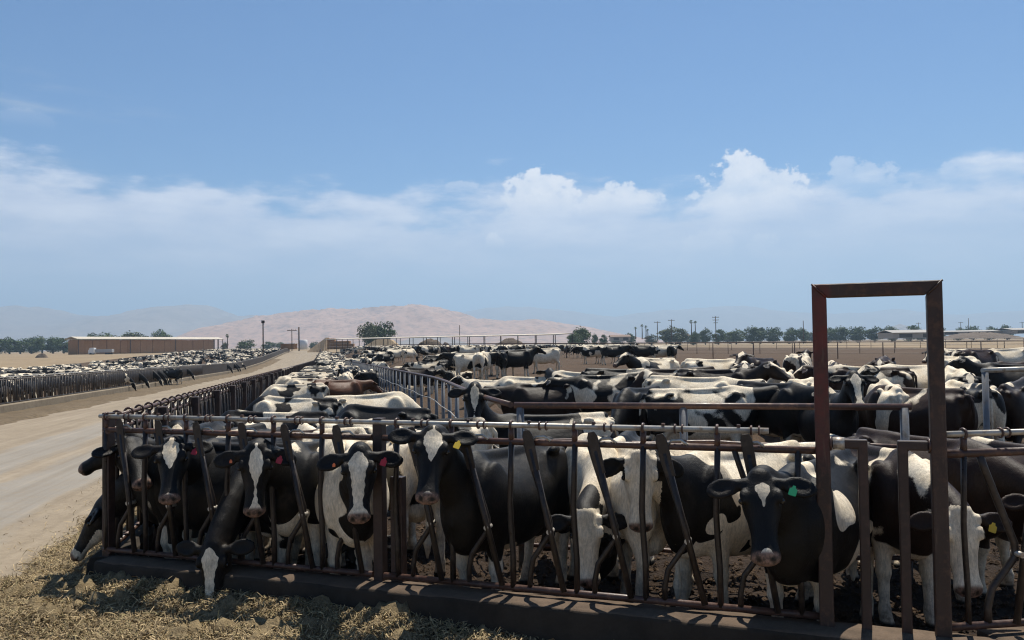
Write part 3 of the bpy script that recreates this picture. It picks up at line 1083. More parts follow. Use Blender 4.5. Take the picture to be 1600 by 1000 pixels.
def lock_cell(f, x, lean, w=.48, flip=False, collar=True, z=0.0):
    """one head-lock: fixed bar, kinked neck bar, swing arm on its bolt, paddle above the rail"""
    put('fixed_bar', LOCK['bar'], f, (x, 0, z))
    put('neck_bar', LOCK['neck'], f, (x + .085, .0, z))
    a = put('swing_arm', LOCK['arm'], f, (x + .30, -.045, z + PIV), (0, lean, 0))
    put('paddle', LOCK['paddle'], a, (0, -.012, .60))
    put('latch', LOCK['latch'], f, (x + .20, -.02, z + ZT + .015))
    put('pivot_bolt', LOCK['bolt'], f, (x + .295, -.02, z + PIV))
    if collar:
        put('collar', LOCK['collar'], f, (x, 0, z))
    put('pipe_clip', LOCK['clip'], f, (x + .22, 0, z))
    put('pipe_nut', LOCK['nut'], f, (x + .15, 0, z))


def front_fence():
    ang = FANG
    f = empty('headlock_fence', (CORNER[0], CORNER[1], 0), ang, label='rusty head-lock fence across the front of the pen, left of the tall gate frame', cat='fence')
    cells = [-.02, .42, .86, 1.30, 1.75, 2.21, 2.88, 3.34, 3.82, 4.30, 4.79, 5.29]
    leans = [R(-8), R(-9), R(-12), R(-10), R(-13), R(-11), R(-12), R(-15), R(-13), R(-13), R(-14), R(-9)]
    for x, l in zip(cells, leans):
        lock_cell(f, x, l)
    put('fixed_bar', LOCK['bar'], f, (5.80, 0, 0))
    for i, (a, b) in enumerate(((-.05, 2.66), (2.76, 5.92))):
        pipe_parts(f, 'top_rail', a, b, ZT, .024, RUST_M)
        pipe_parts(f, 'bottom_rail', a, b, ZB, .024, RUST_M)
    pipe_parts(f, 'locking_pipe', -.10, 5.62, ZP, .0195, GALV_M)
    for x, w in ((-.03, .038), (2.71, .040)):
        me = bevel(MB().box((-w, -w, .0), (w, w, ZP + .03)).mesh('post', PORT_M), .006)
        put('post', me, f, (x, .03, 0))
    me = bevel(MB().box((-.05, -.04, ZB - .05), (.05, .04, ZT - .3)).mesh('brace_post', PORT_M), .006)
    put('brace_post', me, f, (2.86, .05, 0))
    # curb under the fence: battered concrete wall with dirt on its ledge
    n = 70
    xs = np.linspace(.06, 6.9, n)
    prof = [(-.235, 0.0), (-.225, .10), (-.215, .20), (-.21, .285), (-.20, .312), (-.175, .320), (-.05, .325), (.04, .322), (.10, .31), (.12, .26), (.125, .1), (.125, -.05)]
    V = []; rg = np.random.default_rng(3)
    for x in xs:
        for (y, z) in prof:
            j = .003 if .01 < z else .0
            V.append((x, y + rg.normal() * j, z + rg.normal() * j * (1 if z > .02 else 0) - (.02 if z <= 0 else 0)))
    m = len(prof)
    Q = [(i * m + j, (i + 1) * m + j, (i + 1) * m + j + 1, i * m + j + 1) for i in range(n - 1) for j in range(m - 1)]
    V = np.array(V)
    # end cap at the corner
    me = np_mesh('curb', V, np.array(Q))
    me.materials.append(CONC_M); me.materials.append(LEDGE_M)
    mi = np.array([1 if 4 <= (k % (m - 1)) <= 7 else 0 for k in range(len(Q))], np.int32)
    me.polygons.foreach_set('material_index', mi)
    c = empty('curb', (CORNER[0], CORNER[1], 0), ang, label='low dirty concrete curb under the front head-lock fence', cat='curb')
    put('curb_wall', me, c)
    me = MB().prism([(y, z) for y, z in prof][::-1], 0, .02).mesh('curb_end', CONC_M)
    put('curb_end', me, c, (.07, 0, 0), (0, 0, R(90)))
    return f


front_fence()


def sq_frame(pts, w, mat, name, closed=False):
    """square tube swept through mitred corners in the XZ plane"""
    P = [np.array((p[0], p[1])) for p in pts]
    b = MB(); n = len(P)
    rows = []
    for i, p in enumerate(P):
        a = unit(P[i] - P[i - 1]) if i > 0 else unit(P[1] - P[0])
        c = unit(P[i + 1] - P[i]) if i < n - 1 else a
        na, nc = np.array([-a[1], a[0]]), np.array([-c[1], c[0]])
        mt = unit(na + nc); mt = mt / (mt @ na)
        row = []
        for s_, y in ((1, -1), (1, 1), (-1, 1), (-1, -1)):
            q = p + mt * s_ * w
            b.v.append((q[0], y * w, q[1])); row.append(len(b.v) - 1)
        rows.append(row)
    for i in range(n - 1):
        for j in range(4):
            j2 = (j + 1) % 4
            b.f.append((rows[i][j], rows[i][j2], rows[i + 1][j2], rows[i + 1][j])); b.sm.append(False)
    b.f.append(tuple(rows[0])[::-1]); b.f.append(tuple(rows[-1])); b.sm += [False, False]
    return bevel(b.mesh(name, mat), w * .42, 3)


def half_mitre(a, b, nxt, w, mat, name):
    """square tube in XZ whose upper end is cut at 45 degrees to meet the lintel"""
    b_ = MB()
    for y in (-w, w):
        if nxt is not None:
            s = nxt[0]
            b_.v += [(a[0] - w, y, a[1]), (a[0] + w, y, a[1]), (b[0] + w, y, b[1] - w * s), (b[0] - w, y, b[1] + w * s)]
        else:
            b_.v += [(a[0] + w, y, a[1] - w), (b[0] - w, y, b[1] - w), (b[0] + w, y, b[1] + w), (a[0] - w, y, a[1] + w)]
    b_.f += [(0, 1, 2, 3), (7, 6, 5, 4), (0, 4, 5, 1), (1, 5, 6, 2), (2, 6, 7, 3), (3, 7, 4, 0)]; b_.sm += [False] * 6
    return bevel(b_.mesh(name, mat), w * .3, 3)


def portal_mat():
    m, k = mat_new('gate_steel')
    tc = k.n('ShaderNodeTexCoord').outputs['Object']
    s = k.n('ShaderNodeSeparateXYZ', i_0=tc).outputs
    a = k.noise(tc, 3.0, 5.0, .65); b = k.noise(tc, 16.0, 6.0, .7); c = k.noise(k.v('MULTIPLY', tc, (1, 1, .12)), 40.0, 4.0, .6)
    col = k.mix(k.mr(a, .36, .62), (.046, .025, .019), (.030, .018, .015))
    col = k.mix(k.mr(b, .50, .66, 0, .8), col, (.095, .050, .032))
    red = k.m('MULTIPLY', k.mr(k.m('ADD', s[2], k.m('MULTIPLY', k.m('SUBTRACT', b, .5), .5)), 1.28, 1.42), k.mr(k.m('ADD', s[0], k.m('MULTIPLY', a, .06)), .06, .10, 1.0, 0.0))
    red = k.m('MULTIPLY', red, k.mr(k.m('ADD', a, k.m('MULTIPLY', b, .5)), .62, .80, 1.0, .35))
    col = k.mix(red, col, (.115, .020, .016))
    col = k.mix(k.mr(c, .60, .72, 0, .5), col, (.13, .085, .06))
    bs = k.n('ShaderNodeBsdfPrincipled'); k.set(bs.inputs['Base Color'], col)
    k.set(bs.inputs['Roughness'], k.mr(b, .3, .7, .36, .66)); k.set(bs.inputs['Specular IOR Level'], .4)
    k.set(bs.inputs['Normal'], k.n('ShaderNodeBump', i_Strength=.35, i_Distance=.005, i_Height=b))
    k.n('ShaderNodeOutputMaterial', i_Surface=bs)
    return m


def man_pass():
    p = CORNER + FD * 5.95
    g = empty('gate_frame', (p[0], p[1], 0), FANG, label='tall rusty square-tube gate frame standing above the fence', cat='gate frame')
    W = .665; Ht = 2.45
    PM = portal_mat()
    w = .0445
    put('post', half_mitre((0, -.1), (0, Ht), (1, Ht), w, PM, 'post'), g, label='left post with red primer showing on its upper half')
    put('post', half_mitre((W, -.1), (W, Ht), (-1, Ht), w, PM, 'post'), g)
    put('lintel', half_mitre((0, Ht), (W, Ht), None, w, PM, 'lintel'), g)
    for x in (0, W):
        s_ = 1 if x == 0 else -1
        put('weld_bead', MB().tube([(x - s_ * w, -w - .002, Ht + w), (x, -w - .003, Ht), (x + s_ * w, -w - .002, Ht - w)], .007, 6).mesh('weld_bead', PM), g)
        for z in (1.475, .16):
            put('weld_bead', MB().ring((x + s_ * (w + .004), 0, z), .040, .007, n=14).mesh('weld_bead', RUST_M), g)
    put('stop_frame', sq_frame([(.055, 1.475), (.235, 1.475), (.235, .16), (.055, .16)], .030, PORT_M, 'stop_frame'), g, (0, .0, 0))
    put('stop_frame', sq_frame([(W - .055, 1.475), (W - .20, 1.475), (W - .20, .16), (W - .055, .16)], .030, PORT_M, 'stop_frame'), g, (0, .0, 0))
    put('weld_sleeve', MB().tube([(.06, 0, 1.475), (.13, 0, 1.475)], .040, 12).mesh('weld_sleeve', GALV_M), g)
    # right fence
    a = Vector((p[0] + FD[0] * W, p[1] + FD[1] * W, 0))
    ang = math.atan2(.14, 1.0)
    f = empty('headlock_fence', a, ang, label='short run of head-lock fence right of the tall gate frame', cat='fence')
    pipe_parts(f, 'top_rail', .03, 2.6, ZT, .026, RUST_M)
    pipe_parts(f, 'bottom_rail', .04, 2.6, ZB, .024, RUST_M)
    pipe_parts(f, 'locking_pipe', .05, 2.6, ZP, .0195, GALV_M)
    for x, l in ((.17, R(9)), (.68, R(9)), (1.18, R(9)), (1.7, R(10)), (2.2, R(9))):
        put('fixed_bar', LOCK['bar'], f, (x, 0, 0), scale=(.8, .8, 1))
        put('collar', LOCK['collar'], f, (x, 0, 0))
        put('neck_bar', LOCK['neck'], f, (x + .075, 0, 0), scale=(1.25, 1, 1))
        ar = put('swing_arm', LOCK['arm'], f, (x + .355, -.045, PIV), (0, l, 0))
        put('paddle', LOCK['paddle'], ar, (0, -.012, .60))
        put('pivot_bolt', LOCK['bolt'], f, (x + .33, -.02, PIV))
        put('pipe_clip', LOCK['clip'], f, (x + .25, 0, 0))
    c = empty('curb', a, ang, label='low dirty concrete curb right of the gate frame', cat='curb')
    put('curb_wall', bevel(MB().box((.3, -.2, -.05), (2.7, .12, .31)).mesh('curb_wall', LEDGE_M), .03), c)


man_pass()


def lane_fence():
    """head-locks along the right side of the lane, running away from the corner"""
    ang = math.atan2(DL[1], DL[0])
    f = empty('headlock_fence', (CORNER[0], CORNER[1], 0), 0.0, label='long rusty head-lock fence along the right side of the lane', cat='fence')
    def lp(t, q=0.0):
        x, y = xy(t, q)
        return np.array([x - CORNER[0], y - CORNER[1], float(gh(x, y))])
    hook = MB().ring((0, 0, ZP), .040, .012, n=14).tube([(0, -.0, ZT), (0, -.0, ZP - .03)], .024, 6).mesh('collar', RUST_M)
    for i in range(90):
        t = .30 + .47 * i
        p = lp(t)
        rot = (0, 0, ang)
        put('fixed_bar', LOCK['bar'], f, p, rot)
        if i < 60:
            put('neck_bar', LOCK['neck'], f, lp(t + .09), rot)
            put('collar', hook, f, p, rot)
            a = put('swing_arm', LOCK['arm'], f, lp(t + .29, .045) + np.array([0, 0, PIV]), (0, R(-9), ang))
            put('paddle', LOCK['paddle'], a, (0, .012, .60))
        if i < 40:
            put('latch', LOCK['latch'], f, lp(t + .2) + np.array([0, 0, ZT + .015]), rot)
    pm = bevel(MB().box((-.06, -.05, .0), (.06, .05, ZP - .02)).mesh('post', PORT_M), .008, 1)
    for i in range(48):
        put('post', pm, f, lp(2.0 + 2.35 * i, .09), (0, 0, ang))
    st = [0, 2, 4, 7, 10, 15, 20, 30, 40, 50, 60, 70, 80, 95, 110, 125, 140, 155, 170, 200, 230, 260]
    for nm, z, r, m in (('top_rail', ZT, .026, RUST_M), ('bottom_rail', ZB, .026, RUST_M), ('locking_pipe', ZP, .0205, RUST_M)):
        pts = [lp(s if s else -.02) + np.array([0, 0, z]) for s in st]
        put(nm, MB().tube(pts, r, 8).mesh(nm, m), f)
    # bars too far off to tell apart
    b = MB()
    for i in range(420):
        t = .30 + .47 * (90 + i)
        p = lp(t)
        b.box((p[0] - .025, p[1] - .025, p[2] + ZB), (p[0] + .025, p[1] + .025, p[2] + ZT))
        if i % 5 == 0:
            b.box((p[0] - .06, p[1] - .05, p[2]), (p[0] + .06, p[1] + .05, p[2] + ZP))
    o = put('far_bars', b.mesh('far_bars', DARK_M), f); o['kind'] = 'stuff'
    # curb
    c = empty('curb', (CORNER[0], CORNER[1], 0), 0, label='low concrete curb along the right side of the lane', cat='curb')
    b = MB()
    sts = np.concatenate([np.linspace(.0, 20, 40), np.linspace(22, 262, 80)])
    prof = [(-.20, -.10), (-.18, .25), (-.15, .31), (.08, .315), (.12, .26), (.125, -.1)]
    V = []
    for t in sts:
        for q, z in prof:
            p = lp(t, q); V.append((p[0], p[1], p[2] + z + .008 * math.sin(t * 7 + q * 30)))
    m = len(prof)
    Q = [(i * m + j, i * m + j + 1, (i + 1) * m + j + 1, (i + 1) * m + j) for i in range(len(sts) - 1) for j in range(m - 1)]
    me = np_mesh('curb_wall', V, Q, False); me.materials.append(CONC_M)
    put('curb_wall', me, c)
    ce = bpy.data.meshes.new('curb_end'); ce.from_pydata([tuple(float(a_) for a_ in v) for v in V[:m]], [], [tuple(range(m))]); ce.materials.append(CONC_M)
    put('curb_end', ce, c)


lane_fence()


def left_fence():
    ang = math.atan2(DL[1], DL[0])
    QF = -10.6
    f = empty('headlock_fence', (CORNER[0], CORNER[1], 0), 0.0, label='grey head-lock fence on the far left side of the lane', cat='fence')
    def lp(t, q=QF):
        x, y = xy(t, q)
        return np.array([x - CORNER[0], y - CORNER[1], float(gh(x, y))])
    nb = MB().tube([(0, 0, .42), (0, 0, 1.36)], .028, 6).mesh('fixed_bar', GREYBAR_M)
    ab = MB().tube([(-.07, 0, 1.46), (.10, 0, .45)], .026, 6).mesh('swing_arm', GREYBAR_M)
    for i in range(150):
        t = 10 + .48 * i
        put('fixed_bar', nb, f, lp(t), (0, 0, ang))
        put('swing_arm', ab, f, lp(t + .24), (0, 0, ang))
    b = MB()
    for i in range(420):
        t = 10 + .48 * (150 + i)
        p = lp(t); p2 = lp(t + .2)
        b.box((p[0] - .03, p[1] - .03, p[2] + .42), (p[0] + .03, p[1] + .03, p[2] + 1.36))
        b.box((p2[0] - .03, p2[1] - .03, p2[2] + .42), (p2[0] + .03, p2[1] + .03, p2[2] + 1.36))
    o = put('far_bars', b.mesh('far_bars', GREYBAR_M), f); o['kind'] = 'stuff'
    st = np.concatenate([np.linspace(8, 60, 20), np.linspace(65, 270, 40)])
    for nm, z, r, m in (('top_rail', 1.36, .03, GREYBAR_M), ('bottom_rail', .42, .03, DARK_M), ('locking_pipe', 1.45, .022, GALV_M)):
        put(nm, MB().tube([lp(s) + np.array([0, 0, z]) for s in st], r, 6).mesh(nm, m), f)
    pm = bevel(MB().box((-.05, -.05, .0), (.05, .05, 1.47)).mesh('post', DARK_M), .006, 1)
    for i in range(60):
        put('post', pm, f, lp(9.8 + 2.88 * i, QF - .06), (0, 0, ang))
    c = empty('curb', (CORNER[0], CORNER[1], 0), 0, label='pale concrete curb under the fence on the left of the lane', cat='curb')
    sts = np.linspace(6, 270, 140)
    prof = [(-.10, -.05), (-.10, .36), (-.06, .385), (.17, .385), (.21, .35), (.22, -.05)]
    V = []
    for t in sts:
        for q, z in prof:
            p = lp(t, QF + q); V.append((p[0], p[1], p[2] + z))
    m = len(prof)
    Q = [(i * m + j, i * m + j + 1, (i + 1) * m + j + 1, (i + 1) * m + j) for i in range(len(sts) - 1) for j in range(m - 1)]
    me = np_mesh('curb_wall', V, Q, False); me.materials.append(PALE_CONC_M)
    put('curb_wall', me, c)


GREYBAR_M = steel_mat('grey_bars', (.125, .112, .102), (.09, .078, .07), (.12, .085, .06), rough=.5, metal=.3)
PALE_CONC_M = soil_mat('pale_concrete', (.22, .18, .13), (.27, .225, .165), (.16, .125, .09), scale=1.0, bump=.3, dist=.01)
left_fence()


def mid_fences():
    # corner post of the inner pen and rail towards the right, behind the front row
    z0 = 0.0
    P0 = at_y(810, 633, 7.96); P1 = at_y(1418, 636, 7.30)
    f = empty('pipe_fence', (P0.x, P0.y, 0), 0, label='brown pipe fence on grey posts just behind the front row of cows', cat='fence')
    o = np.array([P0.x, P0.y, 0.0])
    a = np.array(P0) - o; b = np.array(P1) - o
    ht = P0.z
    put('top_rail', MB().tube([a + [-.04, 0, 0], b + [.03, 0, 0]], .030, 12).mesh('top_rail', RUST_M), f)
    for zz in (1.22, .86, .54, .24):
        sag = [a * (1 - s) + b * s + np.array([0, -.045, zz - ht + .012 * math.sin(s * 19 + zz * 9)]) for s in np.linspace(-.05, 1.0, 14)]
        put('rail', MB().tube(sag, .021, 8).mesh('rail', RUST_M), f)
    for s in (.005, .445, .992):
        p = a * (1 - s) + b * s
        put('post', MB().tube([(p[0], p[1], -.1), (p[0], p[1], ht - .02)], .037, 12).mesh('post', POST_M), f)
    # grey fence running away, parallel to the lane
    g = empty('pipe_fence', (P0.x, P0.y, 0), 0, label='grey post fence with a brown top rail running away beside the alley', cat='fence')
    t0, q0 = tq(P0.x, P0.y)
    q1 = 4.25
    def gp(t, z):
        q = q0 + (q1 - q0) * sstep(t0, t0 + 12, t)
        x, y = xy(t, float(q))
        base = float(np.interp(gt(x, y), *_TL))
        return np.array([x - P0.x, y - P0.y, base + z])
    def gt(x, y): return tq(x, y)[0]
    ts = np.concatenate([np.linspace(t0 + .35, 30, 24), np.linspace(32, 75, 22)])
    put('top_rail', MB().tube([gp(t, 1.545) for t in ts], .030, 10).mesh('top_rail', RUST_M), g)
    for zz in (1.05, .62, .25):
        put('cable', MB().tube([gp(t, zz + .02 * math.sin(t * 1.3)) + np.array([-.04, 0, 0]) for t in np.linspace(t0 + .1, 75, 60)], .010, 6).mesh('cable', GALV_M), g)
    pm = MB().tube([(0, 0, -.25), (0, 0, 1.53)], .036, 10).mesh('post', POST_M)
    i = 0
    t = t0 + 2.3
    while t < 75:
        p = gp(t, 0)
        put('post', pm, g, p)
        t += 1.62
        i += 1
    # another rail end at the right edge
    Pa = at_y(1535, 579, 9.6); Pb = at_y(1680, 574, 9.9)
    e = empty('pipe_fence', (Pa.x, Pa.y, 0), 0, label='short grey pipe rail among the cows at the right edge', cat='fence')
    put('top_rail', MB().tube([(0, 0, Pa.z), (Pb.x - Pa.x, Pb.y - Pa.y, Pb.z)], .030, 10).mesh('top_rail', GALV_M), e)
    put('post', MB().tube([(0.03, 0, 0), (0.03, 0, Pa.z - .02)], .036, 10).mesh('post', POST_M), e)
    put('post', MB().tube([(Pb.x - Pa.x - .1, Pb.y - Pa.y, 0), (Pb.x - Pa.x - .1, Pb.y - Pa.y, Pb.z - .02)], .036, 10).mesh('post', POST_M), e)


mid_fences()


def pen_fence(pts, h, step, label, rails=(.5, .9), r=.035, mat=None):
    """dark pipe fence through ground points"""
    mat = mat or RUST_M
    P = [np.array(p[:2], float) for p in pts]
    f = empty('pipe_fence', (P[0][0], P[0][1], 0), 0, label=label, cat='fence')
    L = [0.0]
    for i in range(len(P) - 1): L.append(L[-1] + float(np.linalg.norm(P[i + 1] - P[i])))
    def g(s):
        x = np.interp(s, L, [p[0] for p in P]); y = np.interp(s, L, [p[1] for p in P])
        return np.array([x - P[0][0], y - P[0][1], float(gh(x, y))])
    n = max(2, int(L[-1] / step))
    ss = np.linspace(0, L[-1], n + 1)
    pm = MB().tube([(0, 0, -.2), (0, 0, h)], r * 1.25, 6).mesh('post', mat)
    for s in ss: put('post', pm, f, g(s))
    put('top_rail', MB().tube([g(s) + [0, 0, h] for s in ss], r, 6).mesh('top_rail', mat), f)
    for z in rails:
        put('rail', MB().tube([g(s) + [0, 0, z * h] for s in ss], r * .45, 5).mesh('rail', mat), f)


pen_fence([(-14, 97), (9, 84), (24, 78), (44, 66), (60, 62)], 1.55, 3.6, 'dark pipe fence across the dirt pen behind the right-hand group of cows', rails=(.35, .6, .8))
pen_fence([(-30, 130), (30, 112), (80, 96)], 1.5, 4.0, 'farther pipe fence on the dry ground right of centre', rails=(.35, .7))
pen_fence([(18, 165), (70, 150), (140, 130)], 1.5, 4.0, 'pipe fence at the edge of the dry field, farthest right', rails=(.4, .7))
# ------------------------------------------------------------------ the herd
NC = [0]


def add_cow(me, loc, yaw, label, group, seed, white, brown=0.0, scale=1.0, cat='cow'):
    o = bpy.data.objects.new('cow', me)
    COL.objects.link(o)
    if not me.materials: me.materials.append(COAT)
    o.location = loc; o.rotation_euler.z = yaw
    o.scale = (scale,) * 3
    o.color = (seed, white, brown, 1.0)
    tag(o, label, cat, group)
    NC[0] += 1
    return o


FRONT = 'cows at the front head-lock fence'


def hero(label, poll_px, Y, body, face, pitch, blaze='narrow', white=.3, brown=0.0, seed=.5, tags=(), reach=None, lat=0.0, scale=.97, h=.0135, tilt=0.0, grp=FRONT, **kw):
    p = at_y(poll_px[0], poll_px[1], Y)
    gz = float(gh(p.x, p.y)) if grp != FRONT else 0.0
    body, face = R(body), R(face)
    zl = (p.z - gz) / scale
    if reach is None:
        reach = float(np.interp(zl, [.5, .9, 1.3, 1.55], [1.30, 1.27, 1.16, 1.06]))
    me, info = cow_mesh('cow', h=h, poll=(reach, lat, zl), yaw=face - body, pitch=R(pitch), tilt=R(tilt), blaze=blaze, seed=seed * 20, **kw)
    c, s = math.cos(body), math.sin(body)
    x = p.x - scale * (reach * c - lat * s); y = p.y - scale * (reach * s + lat * c)
    o = add_cow(me, (x, y, gz), body, label, grp, seed, white, brown, scale)
    dress_cow(o, info, tags)
    return o


def front_row():
    leg = lambda i: tuple(.10 * math.sin(i * 2.1 + j * 1.7) for j in range(4))
    hero('black cow with its head in profile past the left corner post', (198, 676), 7.75, 165, 188, -30, 'none', .12, seed=.11, legs=leg(1), neckbias=-.5)
    hero('black cow with white lower jaw reaching down to the feed outside the left corner', (152, 788), 7.75, 172, 195, -58, 'none', .15, seed=.23, legs=leg(2), jaw=True, neckbias=-.5)
    hero('black cow looking right just behind the left corner post', (203, 688), 7.55, -112, -48, -36, 'none', .10, seed=.31, legs=leg(3), neckbias=-.5)
    hero('black cow with a white heart on its forehead, second from the corner', (268, 690), 7.02, -104, -74, -54, 'top', .12, seed=.37, ear_droop=.05, tilt=4, tags=[(1, 'red')], legs=leg(4), neckbias=-.4, patches=[(.75, 0, .75, .2, .8)])
    hero('black cow with narrow white blaze and red ear tag, between two swing arms', (399, 700), 6.62, -108, -80, -74, 'narrow', .14, seed=.43, ear_droop=.30, tilt=-3, tags=[(1, 'red'), (-1, 'orange')], legs=leg(5), neckbias=-.4, patches=[(.6, 0, .55, .25, 1.0)])
    hero('cow with a white face lowered to the feed in front of the curb', (331, 852), 6.72, -102, -88, -76, 'wide', .10, seed=.49, ear_droop=-.1, tilt=5, legs=leg(6), reach=1.36, neckbias=-.5)
    hero('white-flanked cow with broad white blaze and red ear tag by the middle post', (560, 703), 6.22, -76, -84, -64, 'wide', .55, seed=.558, ear_droop=.22, tilt=6, tags=[(1, 'red'), (-1, 'orange')], legs=leg(7), neckbias=-.55, patches=[(.1, None, 1.1, .55, .9), (-.5, None, 1.1, .3, .7)])
    hero('big black cow lifting its pink muzzle, right of the middle post', (676, 672), 6.02, -121, -95, -56, 'top', .0, seed=.61, ear_droop=-.05, tilt=-5, tags=[(1, 'yellow')], legs=leg(8), neckbias=-.5, socks=.5)
    hero('cow with a shaggy cream face lowered behind the bars', (917, 803), 6.28, -108, -86, -72, 'full', .45, seed=.675, legs=leg(9), patches=[(.55, None, 1.25, .4, 1.0)])
    hero('white-faced cow with black ears standing behind the bars', (1001, 712), 5.90, -143, -96, -78, 'full', .52, seed=.72, ear_droop=.35, tilt=-4, legs=leg(10), patches=[(.75, None, 1.0, .3, -1.0), (.1, None, 1.3, .45, 1.0), (.55, None, .7, .2, .9)], tags=[(1, 'orange')])
    hero('black cow with white star and green ear tag beside the gate frame', (1187, 742), 5.08, -127, -101, -57, 'star', .08, seed=.785, ear_droop=.18, tilt=5, tags=[(1, 'green')], legs=leg(11), neckbias=-.6, patches=[(.33, .28, 1.05, .14, 1.3), (.33, -.28, 1.05, .14, 1.3), (.3, None, 1.3, .12, 1.0), (-.2, None, .5, .3, .8)], socks=.6)
    hero('brown and white cow with its head lowered right of the gate frame', (1503, 800), 5.5, -86, -98, -70, 'full', .52, .16, seed=.83, tags=[(1, 'yellow')], legs=leg(12), patches=[(-.1, None, 1.3, .25, -.8)])
    hero('dark brown cow at the right edge behind the fence', (1640, 770), 6.1, -72, -100, -60, 'none', .12, .2, seed=.91, legs=leg(13), neckbias=-.5)


front_row()

# shared bodies for the rest of the herd ----------------------------------
VAR = {
    'level':  dict(poll=(1.20, 0, 1.30), pitch=R(-38), blaze='narrow', legs=(.1, -.08, .06, -.1)),
    'down':   dict(poll=(1.30, .05, .62), pitch=R(-68), blaze='wide', legs=(-.1, .12, -.06, .1)),
    'left':   dict(poll=(1.02, .26, 1.36), yaw=R(62), pitch=R(-48), blaze='wide', legs=(.05, -.1, .1, 0), neckbias=-.3),
    'right':  dict(poll=(1.02, -.26, 1.36), yaw=R(-62), pitch=R(-48), blaze='narrow', legs=(0, .1, -.1, .06), neckbias=-.3),
    'up':     dict(poll=(1.08, 0, 1.46), pitch=R(-30), blaze='top', legs=(.08, 0, -.08, .1)),
    'lying':  dict(poll=(1.05, .05, .90), pitch=R(-30), blaze='narrow', lying=True),
}
LODS = {0: .019, 1: .030, 2: .048}
POOL = {}


def body(var, lod):
    if (var, lod) not in POOL:
        kw = dict(VAR[var])
        POOL[var, lod] = cow_mesh('cow_' + var, h=LODS[lod], smooth=2, **kw)
    return POOL[var, lod]


def drop(px, py, up=1.33, lo=6.0, hi=420.0):
    """ground point under a back seen at a pixel"""
    prev = None
    for Y in np.geomspace(lo, hi, 500):
        p = at_y(px, py, Y)
        d = p.z - (float(gh(p.x, p.y)) + up)
        if d < 0:
            return p.x, p.y, p.z - d - up
    return p.x, p.y, float(gh(p.x, p.y))


def herd(group, rows, lo=6.0, fix=None, jit=0.0):
    """rows: (px, py of the middle of the back, yaw in degrees, pose, white, brown, seed, label[, scale])"""
    for n_, r in enumerate(rows):
        px, py, yaw, var, w, b, s, lab = r[:8]
        sc = r[8] if len(r) > 8 else 1.0
        Yfix = r[9] if len(r) > 9 else fix + 2.2 * math.sin(n_ * 2.3) if fix else None
        yaw = yaw + jit * math.sin(n_ * 1.9 + .4)
        up = (.78 if var == 'lying' else 1.33) * sc
        if Yfix:
            p = at_y(px, py, Yfix); x, y, z = p.x, p.y, float(gh(p.x, p.y))
        else:
            x, y, z = drop(px, py, up, lo)
        dist = math.hypot(x, y)
        lod = 0 if dist < 19 else 1 if dist < 50 else 2
        me, info = body(var, lod)
        o = add_cow(me, (x, y, z + .01), R(yaw), lab, group, s, w + (.08 if b and b < .9 else 0), b if b > .9 else b * .5, sc)
        if dist > 6: o.rotation_euler.x = R(1.6 * math.sin(n_ * 3.1)); o.rotation_euler.y = R(2.2 * math.sin(n_ * 2.2 + 1))
        if dist < 16:
            dress_cow(o, info)


herd(FRONT, [
    (498, 690, -64, 'down', .88, 0, .36, 'cream flanked cow standing behind the narrow blaze cow', 1.0, 8.0),
    (318, 692, -82, 'down', .10, 0, .66, 'black cow hidden behind the white heart cow', 1.0, 9.3),
    (282, 690, -70, 'level', .12, 0, .21, 'black cow crowded into the left corner of the pen', 1.0, 10.2),
    (632, 694, 110, 'down', .55, 0, .71, 'black and white rump behind the middle post', 1.0, 8.2),
    (965, 700, 112, 'down', .75, 0, .47, 'pale backed cow behind the shaggy cream face', .97, 7.0),
    (1150, 693, 190, 'down', .70, .1, .93, 'white backed cow behind the swing arms left of the gate frame', .95, 6.9),
    (1600, 715, 100, 'down', .10, .4, .55, 'dark brown rump at the right edge close behind the fence', .95, 6.6),
])

ALLEY = 'cows feeding along the lane fence'
herd(ALLEY, [
    (455, 675, 172, 'down', .30, .55, .313, 'brown and white cow nearest the front fence, facing the lane'),
    (425, 645, 168, 'down', .42, 0, .147, 'black cow with white streaks along its back, second from the front fence'),
    (458, 622, 170, 'down', .36, 0, .531, 'black cow with white back stripe and hanging tail, third along the lane fence'),
    (464, 601, 174, 'down', .62, 0, .229, 'white-rumped cow fourth along the lane fence'),
    (462, 590, 168, 'down', .50, 0, .871, 'black and white cow fifth along the lane fence'),
    (478, 583, 172, 'down', .55, 0, .667, 'patched cow sixth along the lane fence'),
    (526, 594, 40, 'level', .04, 1.0, .35, 'reddish brown cow turned away in the alley'),
    (576, 617, 18, 'down', .93, 0, .42, 'nearly white cow standing broadside in the alley'),
    (600, 637, 150, 'down', .45, 0, .63, 'black and white striped cow with lowered head in front of the white cow'),
    (655, 658, 168, 'level', .50, 0, .78, 'black cow with white saddle behind the middle post'),
    (384, 672, 100, 'down', .85, 0, .09, 'pale backed cow close behind the narrow blaze cow', .95),
    (500, 571, 100, 'level', .5, 0, .18, 'black and white rump facing us, left of the alley'),
    (522, 571, 92, 'level', .45, 0, .27, 'black and white rump facing us, middle of the alley'),
    (541, 570, 84, 'level', .15, 0, .76, 'black rump facing us, right of the alley'),
])

